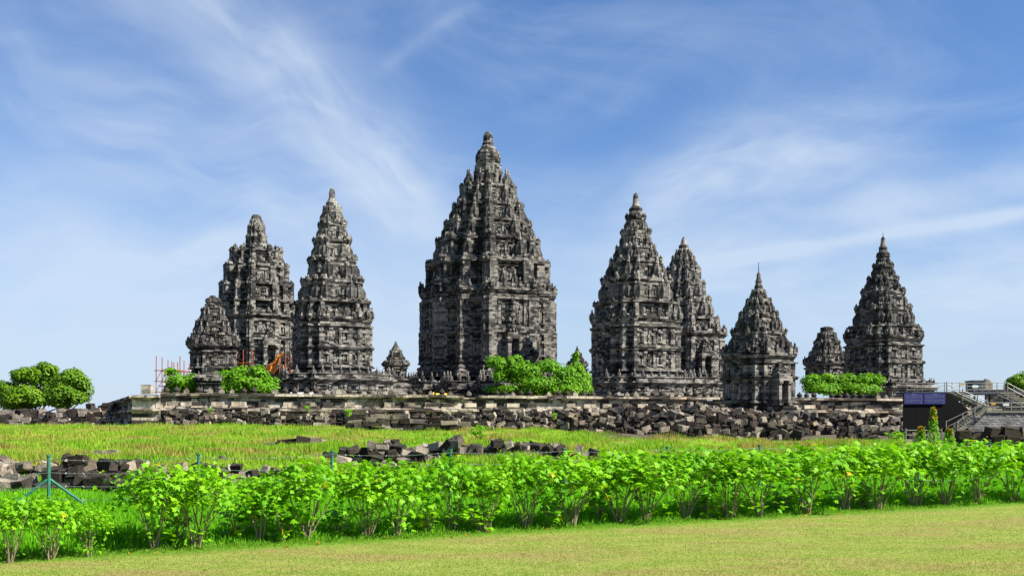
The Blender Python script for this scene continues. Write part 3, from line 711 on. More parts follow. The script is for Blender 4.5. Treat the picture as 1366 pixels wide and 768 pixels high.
def curve(pts):
    xs_ = [p[0] for p in pts]; ys_ = [p[1] for p in pts]
    return lambda x: float(np.interp(x, xs_, ys_)) + 1.2 * math.sin(x * .37) + random.uniform(-1.5, 1.5)
random.seed(21)
heap('a', 222, 320, curve([(222, 548), (250, 545), (290, 553), (320, 556)]), 110, .45, depth=2)
heap('a', 318, 462, curve([(318, 556), (345, 550), (400, 556), (430, 552), (462, 556)]), 108, .45, depth=2)
heap('b', 463, 636, curve([(463, 551), (500, 553), (560, 558), (636, 560)]), 92, .93, (.7, 1.5), (.34, .42), .03, 2)
heap('c', 420, 660, curve([(420, 553), (500, 552), (580, 555), (660, 548)]), 104, .2, depth=2)
heap('d', 600, 760, curve([(600, 560), (650, 552), (700, 550), (760, 552)]), 98, .1, depth=2)
heap('d', 745, 905, curve([(745, 552), (800, 545), (850, 546), (905, 540)]), 92, .1, depth=2)
heap('d', 880, 1062, curve([(880, 566), (905, 558), (930, 554), (980, 556), (1030, 562), (1062, 570)]), 74, .4, (.32, .78), (.24, .40), .28, 2)
heap('d', 890, 1075, curve([(890, 548), (930, 541), (960, 548), (1000, 552), (1075, 556)]), 86, .05, depth=2)
heap('d', 640, 900, curve([(640, 556), (700, 549), (760, 551), (850, 545), (900, 541)]), 101, .0, (.25, .6), (.22, .34), .3, 2, dens=.8)
heap('d', 880, 1060, curve([(880, 547), (920, 539), (950, 543), (1000, 549), (1060, 553)]), 95, .0, (.3, .7), (.24, .36), .3, 2, dens=.8)
heap('d', 905, 1050, curve([(905, 553), (940, 548), (1000, 552), (1050, 560)]), 79, .0, (.25, .6), (.2, .32), .4, 1, dens=.7)
heap('a', 240, 470, curve([(240, 548), (300, 551), (350, 549), (470, 550)]), 113, .0, (.3, .7), (.24, .36), .2, 1, dens=.6)
heap('e', 1062, 1208, curve([(1062, 553), (1100, 556), (1150, 553), (1208, 560)]), 90, .25, depth=2)
heap('e', 1120, 1212, curve([(1120, 572), (1160, 568), (1212, 574)]), 76, .55, depth=1)
heap('f', 0, 138, curve([(0, 552), (12, 546), (30, 544), (70, 548), (110, 545), (138, 540)]), 132, .7, (.7, 1.6), (.4, .6), .1, 1)
heap('f', 40, 175, curve([(40, 568), (100, 562), (125, 552), (140, 558), (175, 566)]), 122, .35, (.6, 1.2), (.4, .6), .2, 1, dens=.7)
heap('g', 352, 452, curve([(352, 588), (395, 583), (452, 588)]), 55, .75, (.5, 1.1), (.26, .36), .1, 1)
heap('h', 380, 900, curve([(380, 604), (640, 598), (900, 606)]), 43, .2, (.2, .6), (.16, .26), .4, 1, dens=.4)
heap('h', 487, 545, curve([(487, 600), (510, 590), (545, 600)]), 42, .4, (.2, .5), (.16, .28), .2, 2)
heap('h', 452, 560, curve([(452, 602), (480, 596), (520, 592), (560, 602)]), 36, .2, (.2, .5), (.16, .28), .2, 2)
heap('h', 545, 740, curve([(545, 600), (575, 593), (620, 588), (660, 594), (700, 593), (740, 595)]), 37, .1, (.22, .55), (.16, .3), .2, 2)
heap('h', 660, 860, curve([(660, 606), (745, 596), (765, 594), (800, 608), (860, 611)]), 40, .35, (.22, .55), (.16, .3), .25, 1, dens=.8)
heap('i', -30, 170, curve([(-30, 640), (60, 634), (170, 640)]), 24, .3, (.2, .5), (.15, .28), .2, 2)
heap('i', -30, 160, curve([(-30, 620), (10, 614), (60, 618), (100, 612), (160, 620)]), 28, .3, (.2, .5), (.15, .28), .3, 2)
heap('i', 150, 420, curve([(150, 614), (200, 620), (420, 626)]), 29, .3, (.18, .45), (.14, .26), .3, 1)
heap('i', 400, 900, curve([(400, 652), (550, 646), (700, 648), (900, 640)]), 30, .3, (.18, .45), (.14, .26), .3, 1, dens=.75)
heap('i', 880, 1366, curve([(880, 640), (1100, 634), (1366, 628)]), 37, .3, (.2, .5), (.15, .28), .3, 1, dens=.7, skew=6)
heap('j', 1272, 1380, curve([(1272, 576), (1300, 574), (1340, 576), (1380, 580)]), 66, .6, (.7, 1.3), (.45, .6), .1, 1)
heap('k', 108, 152, curve([(108, 600), (152, 600)]), 48, .8, (.4, .9), (.16, .22), .1, 1)
heap('k', 140, 380, curve([(140, 616), (380, 616)]), 38, .4, (.3, .7), (.16, .22), .3, 1, dens=.22)
PI = {'a': ('weathered block in the low tumbled courses at the foot of the left court wall', 'tumbled blocks at the left foot of the court wall'),
      'b': ('squared grey block in the neat stacked stone wall left of the picture centre', 'blocks of the neat stack'),
      'c': ('dark block tumbled behind the neat stone stack below the court wall', 'tumbled blocks behind the neat stack'),
      'd': ('brown grey block in the large rubble heap before the small shrine', 'blocks of the large rubble heap'),
      'e': ('dark block in the rubble heap left of the black panel wall', 'blocks of the heap by the black panel'),
      'f': ('grey block of the low ruined wall before the trees at far left', 'blocks of the low ruined wall'),
      'g': ('pale block in the short stone row lying on the meadow', 'blocks of the short pale row'),
      'h': ('dark mossy block in the scattered rubble just beyond the hedge tops', 'scattered rubble blocks beyond the hedge'),
      'i': ('brown stone block in the rubble row seen behind the hedge stems', 'rubble row behind the hedge'),
      'j': ('black stone block in the row below the grey tiled ramp', 'dark blocks below the ramp'),
      'k': ('lone low stone block half sunk in the left meadow grass', 'lone blocks in the meadow')}
def block_geo(mb, b, origin=(0, 0, 0), rot=True):
    sx, sy, sz = b['s']; x, y, z = b['p'][0] - origin[0], b['p'][1] - origin[1], b['p'][2] - origin[2]
    c = min(sx, sy, sz) * random.uniform(.05, .14)
    M = (Matrix.Rotation(b['rz'], 3, 'Z') @ Matrix.Rotation(b['tilt'][0], 3, 'X') @ Matrix.Rotation(b['tilt'][1], 3, 'Y')) if rot else Matrix.Identity(3)
    vs = []; j = min(sx, sz) * .09
    # chipped block: two octagonal rings with a chamfered top
    def ring(k, zz): 
        hx, hy = sx / 2 * k, sy / 2 * k
        return [(-hx + c, -hy, zz), (hx - c, -hy, zz), (hx, -hy + c, zz), (hx, hy - c, zz), (hx - c, hy, zz), (-hx + c, hy, zz), (-hx, hy - c, zz), (-hx, -hy + c, zz)]
    sk = (random.uniform(-.12, .12), random.uniform(-.12, .12)); bite = random.randrange(8) if random.random() < .45 else -1
    for k, zz in ((.96, -sz / 2), (1, -sz / 2 + c), (1, sz / 2 - c), (1 - 1.6 * c / sx, sz / 2)):
        for q_, v in enumerate(ring(k, zz)):
            v = (v[0] * (1 + sk[0] * zz / sz), v[1], v[2] + sk[1] * v[0] * .6 * (zz > 0))
            if zz > 0 and q_ in (bite, (bite + 1) % 8) and bite >= 0: v = (v[0] * .72, v[1] * .72, v[2] - sz * .28)
            vs.append(M @ Vector((v[0] + random.uniform(-j, j), v[1] + random.uniform(-j, j), v[2] + random.uniform(-j, j))) + Vector((x, y, z)))
        continue
        for v in (): vs.append(M @ Vector((v[0] + random.uniform(-j, j), v[1] + random.uniform(-j, j), v[2] + random.uniform(-j, j))) + Vector((x, y, z)))
    fs = [tuple(range(7, -1, -1)), tuple(range(24, 32))]
    for r_ in range(3):
        for i in range(8): k2 = (i + 1) % 8; fs.append((r_ * 8 + i, r_ * 8 + k2, r_ * 8 + 8 + k2, r_ * 8 + 8 + i))
    mb.add(vs, fs, b['tint'])
order = sorted(range(len(BL)), key=lambda i: -BL[i]['px'])
for i in order[:300]:
    b = BL[i]; mb = MB(); block_geo(mb, b, b['p'], rot=False)
    o = mb.build('stone_block', M_BLK, loc=b['p']); M = Matrix.Rotation(b['rz'], 3, 'Z') @ Matrix.Rotation(b['tilt'][0], 3, 'X') @ Matrix.Rotation(b['tilt'][1], 3, 'Y')
    o.rotation_euler = M.to_euler(); tag(o, PI[b['pile']][0], 'stone block', PI[b['pile']][1])
mb = MB()
for i in order[300:]: block_geo(mb, BL[i])
if mb.v: tag(mb.build('stone_rubble', M_BLK), 'many smaller fallen stone blocks heaped below the court wall', 'rubble', kind='stuff')
print('blocks', len(BL))
mb = MB(); p = at(194, 113, 0); mb.box(p.x, 113.6, zof(519, 113), 1.0, 1.0, .95, tint=.8, jit=.03); o = mb.build('stone_block', M_WALL); tag(o, 'large upright cube of grey stone on the left corner of the court wall', 'stone block')

# ------------------------------------------------------------------ leaves and plants
def leafset(shape, pos, nrm, size, r, droop=.3):
    """many leaves of one outline; shape (k,2) outline with the stalk at the origin, y forward. Returns fans of tris."""
    n = len(pos); k = len(shape)
    up = nrm / np.linalg.norm(nrm, axis=1, keepdims=True)
    a = r.normal(size=(n, 3)); u = np.cross(up, a); u /= np.linalg.norm(u, axis=1, keepdims=True); v = np.cross(up, u)
    sx = shape[None, :, 0, None] * size[:, None, None]; sy = shape[None, :, 1, None] * size[:, None, None]
    zz = -(shape[None, :, 0, None] ** 2 + (shape[None, :, 1, None] - .2) ** 2) * size[:, None, None] * droop
    P = pos[:, None, :] + u[:, None, :] * sx + v[:, None, :] * sy + up[:, None, :] * zz
    C = pos[:, None, :] + v[:, None, :] * (size[:, None, None] * .35)
    V = np.concatenate([C, P], 1).reshape(-1, 3); base = np.arange(n)[:, None] * (k + 1)
    i = np.arange(k); tri = np.stack([np.zeros(k, int), 1 + i, 1 + (i + 1) % k], -1)
    Fc = (base[:, None, :] + tri[None]).reshape(-1, 3)
    t = np.repeat(r.random(n), k); return V, Fc, t
LOBE = np.array([(0, 0), (-.35, -.12), (-.62, .10), (-.36, .28), (-.62, .62), (-.22, .60), (0, 1.05), (.22, .60), (.62, .62), (.36, .28), (.62, .10), (.35, -.12)])
OVAL = np.array([(0, 0), (-.26, .3), (-.24, .7), (0, 1.0), (.24, .7), (.26, .3)])
def shrub_proto(seed, H, W, nleaf, nst, low=.12):
    r = np.random.default_rng(seed); rr = random.Random(seed); tips = []
    st = MB()
    for k in range(nst):
        a = 2 * math.pi * (k + rr.random() * .6) / nst; sp_ = rr.uniform(.25, .95) * W * .5; hh = H * rr.uniform(.72, .9)
        pts = []; b0 = rr.uniform(.02, .07); bend = rr.uniform(-.06, .06)
        for q in range(6):
            f = q / 5; pts.append(Vector((math.cos(a) * (b0 + sp_ * f ** 1.25) + bend * math.sin(f * 5), math.sin(a) * (b0 + sp_ * f ** 1.25) + bend * math.cos(f * 4), hh * f)))
        st.tube(pts, rr.uniform(.013, .022), .006, 5, rr.random()); tips.append(pts[-1]); 
        for q in (2, 3, 4):
            if rr.random() < .75:
                d = Vector((rr.uniform(-1, 1), rr.uniform(-1, 1), rr.uniform(.5, 1.3))).normalized(); e = pts[q] + d * rr.uniform(.2, .38) * H * .7
                e.z = min(e.z, H * .92); st.tube([pts[q], (pts[q] + e) / 2 + Vector((0, 0, -.02)), e], .009, .004, 4, rr.random()); tips.append(e)
    # leaf clusters round the tips and over a loose dome
    n = nleaf; th = r.uniform(0, 2 * np.pi, n); rad = np.sqrt(r.random(n)) * W * .5 * (1 + .18 * np.sin(th * 3 + seed) + .1 * np.sin(th * 5))
    top = H * (1 - .26 * (rad / (W * .5)) ** 2.2) + .10 * np.sin(rad * 9 + th * 4 + seed)
    f = r.random(n) ** 1.6; z = top - f * H * .27
    pos = np.stack([np.cos(th) * rad, np.sin(th) * rad, z], -1)
    tp = np.array([list(t) for t in tips]); idx = r.integers(0, len(tp), n // 2)
    pos[:n // 2] = tp[idx] + r.normal(size=(n // 2, 3)) * np.array([.12, .12, .09]) * H
    pos[:n // 2, 2] = np.clip(pos[:n // 2, 2], H * .58, H * 1.06)
    nl = int(n * low); pos[-nl:, 2] = r.uniform(.12, .55, nl) * H; pos[-nl:, :2] *= .75
    nrm = r.normal(size=(n, 3)) * .45 + np.stack([pos[:, 0] * .5, pos[:, 1] * .5, np.full(n, .9)], -1)
    size = r.uniform(.065, .135, n)
    V, Fc, t = leafset(LOBE, pos, nrm, size, r)
    lm = fast_mesh('leaves', V, Fc, t, M_BUSH); sm = st.mesh('stems', M_STEM); return lm, sm
protos = [shrub_proto(31 + i, 1.5, (1.35, 1.5, 1.25, 1.6, 1.4, 1.3)[i], (690, 760, 600, 780, 640, 720)[i], (9, 7, 8, 10, 6, 9)[i], (.04, .07, .02, .05, .12, .03)[i]) for i in range(6)]
ORD = ['first', 'second', 'third', 'fourth', 'fifth', 'sixth', 'seventh', 'eighth', 'ninth', 'tenth', 'eleventh', 'twelfth', 'thirteenth', 'fourteenth', 'fifteenth', 'sixteenth', 'seventeenth', 'eighteenth', 'nineteenth', 'twentieth', 'twenty-first', 'twenty-second', 'twenty-third', 'twenty-fourth', 'twenty-fifth', 'twenty-sixth', 'twenty-seventh', 'twenty-eighth', 'twenty-ninth', 'thirtieth', 'thirty-first', 'thirty-second', 'thirty-third', 'thirty-fourth', 'thirty-fifth']
SH = [(14, .95, 0), (66, .90, 3), (118, .78, 4), (205, 1.32, 1), (263, 1.30, 3), (345, 1.1, 2), (412, 1.36, 0), (490, 1.30, 5), (530, 1.33, 4), (603, 1.38, 1), (650, 1.2, 2), (700, 1.38, 3), (764, 1.40, 2), (825, 1.42, 5), (862, 1.40, 1), (915, 1.46, 0), (975, 1.45, 3), (1012, 1.43, 4), (1075, 1.52, 1), (1128, 1.47, 2), (1172, 1.50, 5), (1222, 1.52, 3), (1262, 1.5, 0), (1306, 1.56, 1), (1352, 1.55, 4), (1385, 1.5, 3)]
n_in = len(SH)
for i, (px, h, pr) in enumerate(SH):
    k = (px - CX) / F; Y = (HY0 - HX0 * HSL) / (1 - k * HSL); Y += random.uniform(-.18, .18) + (.12 if px > 140 else -.5)
    X = k * Y; side = 'left' if px < 700 else 'right'
    root = empty('hedge_shrub', (X, Y, gz(X, Y) - .01), random.uniform(0, 6.28), f'{ORD[i]} leafy bright green shrub from the left in the hedge along the lawn', 'shrub', 'shrubs of the hedge along the lawn')
    s_ = h / 1.5; w_ = s_ * random.uniform(.9, 1.06) * (.85 if px < 140 else .93 if px < 750 else 1.15)
    root.scale = (w_, w_, s_)
    for nm, me_ in (('leaves', protos[pr][0]), ('stems', protos[pr][1])): o = bpy.data.objects.new(nm, me_); COL.objects.link(o); o.parent = root
# young seedlings between the shrubs
sd_l, sd_s = shrub_proto(77, .6, .5, 90, 4, .3)
for i, px in enumerate((235, 318, 378, 455, 572, 640, 735, 800, 945, 1045, 1150)):
    k = (px - CX) / F; Y = (HY0 - HX0 * HSL) / (1 - k * HSL) + random.uniform(-.15, .5); X = k * Y
    root = empty('young_shrub', (X, Y, gz(X, Y) - .01), random.uniform(0, 6), f'{ORD[i]} low young leafy plant from the left, between the hedge shrubs', 'plant', 'young plants in the hedge gaps'); root.scale = (random.uniform(.9, 1.4),) * 2 + (random.uniform(.8, 1.25),)
    for nm, me_ in (('leaves', sd_l), ('stems', sd_s)): o = bpy.data.objects.new(nm, me_); COL.objects.link(o); o.parent = root

for i, (px, py, Y, sc_, lb) in enumerate(((466, 552, 91, 1.1, 'small green weed growing on the left end of the neat stone stack'), (739, 556, 97, 1.0, 'small green weed on the rubble below the court wall, near the large bush'), (640, 584, 62, 1.6, 'green weed clump at the right end of the neat stack'),
        (412, 545, 104, .9, 'tiny green weed among the tumbled blocks at left'), (283, 548, 107, 1.0, 'green weed on the blocks below the turret'), (1190, 590, 70, 1.6, 'green weed beside the rubble left of the black panel'), (545, 608, 40, .7, 'green weed among the scattered dark rubble'), (505, 600, 39, .7, 'green weed left of the dark block pile beyond the hedge'))):
    p = at(px, Y, py); root = empty('weed', (p.x, Y - .6, p.z - .25), i, lb, 'plant'); root.scale = (sc_, sc_, sc_)
    for nm, me_ in (('leaves', sd_l), ('stems', sd_s)): o = bpy.data.objects.new(nm, me_); COL.objects.link(o); o.parent = root
def tree(name, label, cat, base, clumps, nleaf, size, mat, trunk_r, seed, shape=OVAL, group=None, fork=.35):
    """clumps = [(x, z, radius x, radius z)] in metres from the base; crown of leaf faces round twigs"""
    r = np.random.default_rng(seed); rr = random.Random(seed); root = empty(name, base, 0, label, cat, group)
    P = []; N = []
    tot = sum(c[2] * c[3] for c in clumps); tr = MB()
    zf = min(c[1] for c in clumps) * fork
    tr.tube([(0, 0, -.3), (.1, 0, zf * .5), (0, .1, zf)], trunk_r, trunk_r * .75, 8, .5)
    for (cx_, cz, rx, rz_) in clumps:
        cy = rr.uniform(-.35, .35) * rx
        tr.tube([(0, .05, zf * .9), (cx_ * .45, cy * .5, zf + (cz - zf) * .5), (cx_, cy, cz)], trunk_r * .5, trunk_r * .12, 5, rr.random())
        m_ = max(4, int(14 * rx * rz_ / tot * len(clumps)))
        n = int(nleaf * rx * rz_ / tot)
        # sub clumps on the shell of each clump
        d = r.normal(size=(m_, 3)); d /= np.linalg.norm(d, axis=1, keepdims=True); d[:, 2] = np.where(d[:, 2] < -.3, -d[:, 2], d[:, 2])
        cen = np.array([cx_, cy, cz]) + d * np.array([rx, rx, rz_]) * r.uniform(.45, .85, (m_, 1))
        for q_ in range(0, m_, 2): tr.tube([(cx_, cy, cz), tuple(cen[q_])], trunk_r * .12, trunk_r * .05, 4, rr.random())
        id_ = r.integers(0, m_, n); e = r.normal(size=(n, 3)); e /= np.linalg.norm(e, axis=1, keepdims=True); sc = r.uniform(.55, 1.1, n)[:, None] ** .6
        sr = np.array([rx, rx, rz_]) * .52
        P.append(cen[id_] + e * sc * sr); N.append(e * .8 + d[id_] * .4 + np.array([0, 0, .5]) + r.normal(size=(n, 3)) * .3)
    P = np.concatenate(P); N = np.concatenate(N); V, Fc, t = leafset(shape, P, N, r.uniform(.7, 1.3, len(P)) * size, r, .25)
    me_ = fast_mesh('crown', V, Fc, t, mat); o = bpy.data.objects.new('crown', me_); COL.objects.link(o); o.parent = root
    tr.build('trunk', M_BARK, root); return root
# trees at the far left and right (about 165 m away)
def pxc(cx0, Y, zb, lst): m = Y / F; return [((x - cx0) * m, zof(y, Y) - zb, rx * m, ry * m) for x, y, rx, ry in lst]
Yt = 165; zb = 1.7
tree('broadleaf_tree', 'wide rounded dark green tree at the far left edge behind the ruined wall', 'tree', at(45, Yt)[:2] + (zb,) if False else (at(45, Yt).x, Yt, zb),
     pxc(45, Yt, zb, [(18, 522, 22, 15), (52, 508, 24, 20), (60, 493, 17, 9), (34, 502, 16, 12), (80, 522, 20, 18), (40, 530, 28, 14), (-15, 528, 22, 18), (62, 535, 22, 13), (20, 540, 24, 11), (90, 540, 16, 9)]), 32000, .36, M_TREE, .35, 5)
tree('broadleaf_tree', 'smaller rounded tree right of the wide one at the far left', 'tree', (at(108, Yt).x, Yt - 6, zb),
     pxc(108, Yt - 6, zb, [(114, 508, 20, 15), (126, 517, 16, 16), (106, 524, 18, 15), (118, 531, 20, 12), (98, 538, 16, 10), (130, 534, 12, 11), (120, 502, 10, 8)]), 15000, .36, M_TREE, .3, 6)
tree('broadleaf_tree', 'green tree cut by the right edge behind the steel stairs', 'tree', (at(1366, 150).x, 150, 4.7),
     pxc(1366, 150, 4.7, [(1360, 512, 16, 12), (1376, 508, 20, 14), (1352, 520, 12, 9), (1385, 520, 20, 12)]), 6000, .34, M_TREE, .22, 7)
def bush(label, c, lst, n, seed):
    lst = lst + [(x, 521, rx * .9, 8) for x, y, rx, ry in lst if rx > 9]; n = int(n * 1.25)
    Yb = WALLY(c) + 4.2
    return tree('court_bush', label, 'bush', (at(c, Yb).x, Yb, PT), pxc(c, Yb, PT, lst), n, .30, M_FRANG, .12, seed, fork=.5, group='green bushes on the court edge')
bush('sparse bright green bush left of the small turret, by the scaffolding', 240, [(228, 497, 10, 7), (236, 508, 16, 9), (256, 508, 13, 10), (250, 515, 18, 11), (232, 516, 12, 8), (262, 514, 11, 10)], 3400, 11)
bush('bright green bush right of the small turret', 330, [(300, 505, 16, 12), (320, 498, 14, 10), (342, 500, 15, 10), (358, 510, 14, 10), (330, 512, 26, 11), (347, 491, 6, 5), (305, 516, 18, 9), (350, 518, 18, 9)], 7000, 12)
bush('large bright green bush in front of the tallest temple', 705, [(660, 488, 16, 13), (684, 486, 15, 11), (700, 498, 24, 14), (730, 492, 20, 12), (752, 500, 17, 13), (672, 504, 20, 12), (712, 514, 30, 12), (750, 514, 26, 11), (680, 498, 26, 14)], 12000, 13)
bush('narrow upright green bush at the right end of the largest bush', 770, [(768, 478, 6, 9), (768, 494, 12, 10), (778, 506, 12, 10), (764, 508, 18, 13), (775, 516, 16, 10)], 4200, 14)
bush('low broad green bush between the small shrine and the far right temple', 1124, [(1084, 511, 15, 11), (1106, 508, 14, 10), (1130, 510, 16, 11), (1158, 509, 16, 10), (1172, 508, 8, 9), (1100, 520, 30, 9), (1145, 520, 30, 9)], 9000, 15)
# conical plant and red tipped companions near the black panel
def spike(label, px, Y, ytop, ybot, wpx, mat_tip, seed):
    r = np.random.default_rng(seed); zb = gz(at(px, Y).x, Y); H = zof(ytop, Y) - zb; n = 420; z = r.random(n) ** .8 * H; w = wpx * Y / F / 2 * (1 - (z / H) * .8)
    th = r.uniform(0, 6.28, n); rad = np.sqrt(r.random(n)) * w; P = np.stack([np.cos(th) * rad, np.sin(th) * rad, z], -1)
    root = empty('spire_plant', (at(px, Y).x, Y, zb), 0, label, 'plant')
    N = P * np.array([2, 2, 0]) + r.normal(size=(n, 3)) * .4 + np.array([0, 0, .7]); V, Fc, t = leafset(OVAL, P, N, r.uniform(.1, .2, n), r)
    o = bpy.data.objects.new('leaves', fast_mesh('leaves', V, Fc, t, M_FRANG)); COL.objects.link(o); o.parent = root
    k = (z > H * .72); V, Fc, t = leafset(OVAL, P[k] + [0, -.03, .05], N[k], r.uniform(.07, .14, k.sum()), r)
    o = bpy.data.objects.new('leaf_tips', fast_mesh('leaf_tips', V, Fc, t, mat_tip)); COL.objects.link(o); o.parent = root
    mb = MB(); mb.tube([(0, 0, -.1), (.03, 0, H * .5), (0, 0, H * .95)], .04, .01, 5); mb.build('stem', M_BARK, root)
spike('tall cone shaped plant with orange tips before the black panel', 1245, 56, 544, 600, 22, M_RED, 3)
spike('low plant with orange tips left of the tall cone plant', 1228, 57, 570, 600, 26, M_RED, 4)
spike('low plant with orange tips right of the tall cone plant', 1266, 57, 572, 600, 24, M_RED, 5)

# ------------------------------------------------------------------ barbed wire fence with green posts
fen = empty('wire_fence', (0, 0, 0), 0, 'barbed wire fence on green posts behind the hedge', 'fence')
posts = []
for px, yt in ((-60, 612), (65, 608), (265, 606), (443, 602), (601, 600), (752, 598), (890, 596), (1013, 594), (1125, 592), (1225, 591), (1320, 590), (1410, 589)):
    Y = (EYE - 1.42) * F / (yt - HOR) if px > 0 else 19.5
    Y = np.interp(px, [-60, 65, 1013, 1410], [20.2, 21.2, 30.0, 35.2]); X = (px - CX) / F * Y; zt = zof(yt, Y); zg = gz(X, Y)
    mb = MB(); mb.tube([(X, Y, zg - .2), (X, Y, zt)], .036, .036, 8, .5); mb.tube([(X, Y, zt - .01), (X, Y, zt + .02)], .05, .05, 8, .5); posts.append((X, Y, zg, zt))
    po = mb.build('post', M_GREEN, fen)
    if px in (65,):
        for sg in (-1, 1):
            mb = MB(); mb.tube([(X, Y, zt - .42), (X + sg * .72, Y + sg * .35, zg - .05)], .026, .026, 8, .5); mb.build('brace', M_GREEN, fen)
for k in range(5):
    mb = MB()
    for a, b in zip(posts[:-1], posts[1:]):
        za, zb_ = a[3] - .06 - k * .25, b[3] - .06 - k * .25; pts = []
        for q in range(7): f = q / 6; pts.append((a[0] + (b[0] - a[0]) * f, a[1] + (b[1] - a[1]) * f - .045, za + (zb_ - za) * f - .05 * math.sin(math.pi * f)))
        mb.tube(pts, .0045, .0045, 4, .5); L = math.dist(a[:2], b[:2]); nb = int(L / .16)
        for q in range(1, nb):
            f = q / nb; c = (a[0] + (b[0] - a[0]) * f, a[1] + (b[1] - a[1]) * f - .045, za + (zb_ - za) * f - .05 * math.sin(math.pi * f)); mb.box(*c, .012, .012, .045, rz=q, tilt=(.6, .4), tint=.5)
    mb.build('barbed_wire', M_WIRE, fen)

# ------------------------------------------------------------------ scaffolding, tarpaulins, boards
def scaffold(label, x0, x1, ytop, Y, zb, ny=3, posts_up=True, depth=3.5, nx=4, seed=1):
    rr = random.Random(seed); root = empty('scaffolding', (at((x0 + x1) / 2, Y).x, Y, zb), 0, label, 'scaffolding'); w = (x1 - x0) * Y / F; H = zof(ytop, Y) - zb
    for i in range(nx):
        for j in (0, 1):
            x = -w / 2 + w * i / (nx - 1); h = H * (rr.uniform(.78, 1.0) if posts_up else .95); mb = MB(); mb.tube([(x, j * depth, 0), (x + rr.uniform(-.05, .05), j * depth, h)], .06, .06, 5); mb.build('upright', M_SCAF, root)
    mb = MP(); mb2 = MP()
    for l in range(ny):
        z = H * (.12 + .60 * l / max(ny - 1, 1))
        for j in (0, 1): mb.tube([(-w / 2 - .2, j * depth, z), (w / 2 + .2, j * depth, z)], .05, .05, 5)
        for i in range(nx): x = -w / 2 + w * i / (nx - 1); mb.tube([(x, -.1, z + .05), (x, depth + .1, z + .05)], .045, .045, 5)
        if l < ny - 1:
            for i in range(nx - 1):
                xa, xb = -w / 2 + w * i / (nx - 1), -w / 2 + w * (i + 1) / (nx - 1); zz = H * (.12 + .60 * (l + 1) / max(ny - 1, 1)); mb2.tube([(xa, -.06, z), (xb, -.06, zz)], .035, .035, 4); mb2.tube([(xb, depth + .06, z), (xa, depth + .06, zz)], .035, .035, 4)
    mb.build('ledger', M_SCAF, root)
    if mb2.v: mb2.build('cross_brace', M_SCAF, root)
    mb = MB(); z = H * .42; mb.box(0, depth / 2, z + .12, w, depth * .6, .06, tint=.5); mb.build('deck', M_BARK, root); return root
scaffold('orange steel scaffolding with bare uprights left of the small ruined tower', 208, 240, 474, 135, PT - 1.0, 4, True, 4, 5, 2)
scaffold('orange steel scaffolding between the small ruined tower and the blunt temple', 313, 336, 462, 162, PT, 3, False, 2.5, 3, 3)
scaffold('orange steel scaffolding right of the blunt temple doorway', 373, 388, 468, 160, PT, 3, False, 2, 3, 4)
mb = MB(); V_ = []; n = 7      # crumpled tarpaulin as a draped sheet with thickness
Yq = 158; c0 = at(366, Yq, 495)
for a in range(n):
    for b in range(n):
        u, v = a / (n - 1), b / (n - 1); V_.append((c0.x - .9 + (u - .5) * 1.5 * (1 - .85 * v) + v * 1.9 + .12 * math.sin(v * 14), Yq + .35 * math.sin(u * 9 + v * 3), c0.z + .2 + v * 2.3 - .5 * u * (1 - v) + .2 * math.sin(u * 12)))
mb.add(V_, [(a * n + b, (a + 1) * n + b, (a + 1) * n + b + 1, a * n + b + 1) for a in range(n - 1) for b in range(n - 1)], .5)
o = mb.build('tarpaulin', M_TARP); so = o.modifiers.new('thickness', 'SOLIDIFY'); so.thickness = .04; tag(o, 'bright orange tarpaulin draped by the blunt temple doorway', 'tarpaulin')
mb = MB(); Yq = WALLY(587) + 2.0; V_ = []; n = 9
for a in range(n):
    for b in range(4):
        u, v = a / (n - 1), b / 3; p = at(576 + 23 * u, Yq, 529 - 5.5 * v); V_.append((p.x, Yq + .15 * math.sin(a * 2) + .2 * v, p.z + .08 * math.sin(a * 1.7)))
mb.add(V_, [(a * 4 + b, (a + 1) * 4 + b, (a + 1) * 4 + b + 1, a * 4 + b + 1) for a in range(n - 1) for b in range(3)], .5)
o = mb.build('tarpaulin', M_YEL); so = o.modifiers.new('thickness', 'SOLIDIFY'); so.thickness = .03; tag(o, 'yellow strip of tarpaulin lying behind the court wall knobs', 'tarpaulin')
mb = MB(); Yq = WALLY(405) + 2; p = at(405.5, Yq, 527); mb.box(p.x, Yq, p.z, 36 * Yq / F, .06, .62, rz=WA, tint=.5); o = mb.build('white_board', M_WHITE); tag(o, 'long white board standing behind the court wall knobs', 'board')
root = None
# ------------------------------------------------------------------ black panel wall with blue boards, steel stairs and tiled ramp
Yp = 80; m80 = Yp / F
def X8(px, Y=Yp): return (px - CX) / F * Y
pw = empty('panel_wall', (X8(1235), Yp, gz(X8(1235), Yp)), 0, 'black panel wall under the upper flight of the steel stairs', 'wall')
z0 = pw.location.z
def poly_slab(mb, pts, y0, y1, tint=.5):
    n = len(pts); vs = [(x, y0, z) for x, z in pts] + [(x, y1, z) for x, z in pts]
    mb.add(vs, [tuple(range(n)), tuple(range(2 * n - 1, n - 1, -1))] + [(i, i + n, (i + 1) % n + n, (i + 1) % n) for i in range(n)], tint)
mb = MB(); rel = lambda px, py, Y=Yp: (X8(px, Y) - pw.location.x, zof(py, Y) - z0)
for a, b in ((1205, 1222), (1222, 1243), (1243, 1262)): poly_slab(mb, [rel(a + .15, 576), rel(b - .15, 576), rel(b - .15, 523.5), rel(a + .15, 523.5)], 0, .12)
poly_slab(mb, [rel(1262.15, 576), rel(1262.15, 523.5), rel(1264, 523.5), rel(1291, 545), rel(1291, 552), rel(1272, 565), rel(1272, 576)][::-1], 0, .12)
mb.build('panel', M_BLACK, pw)
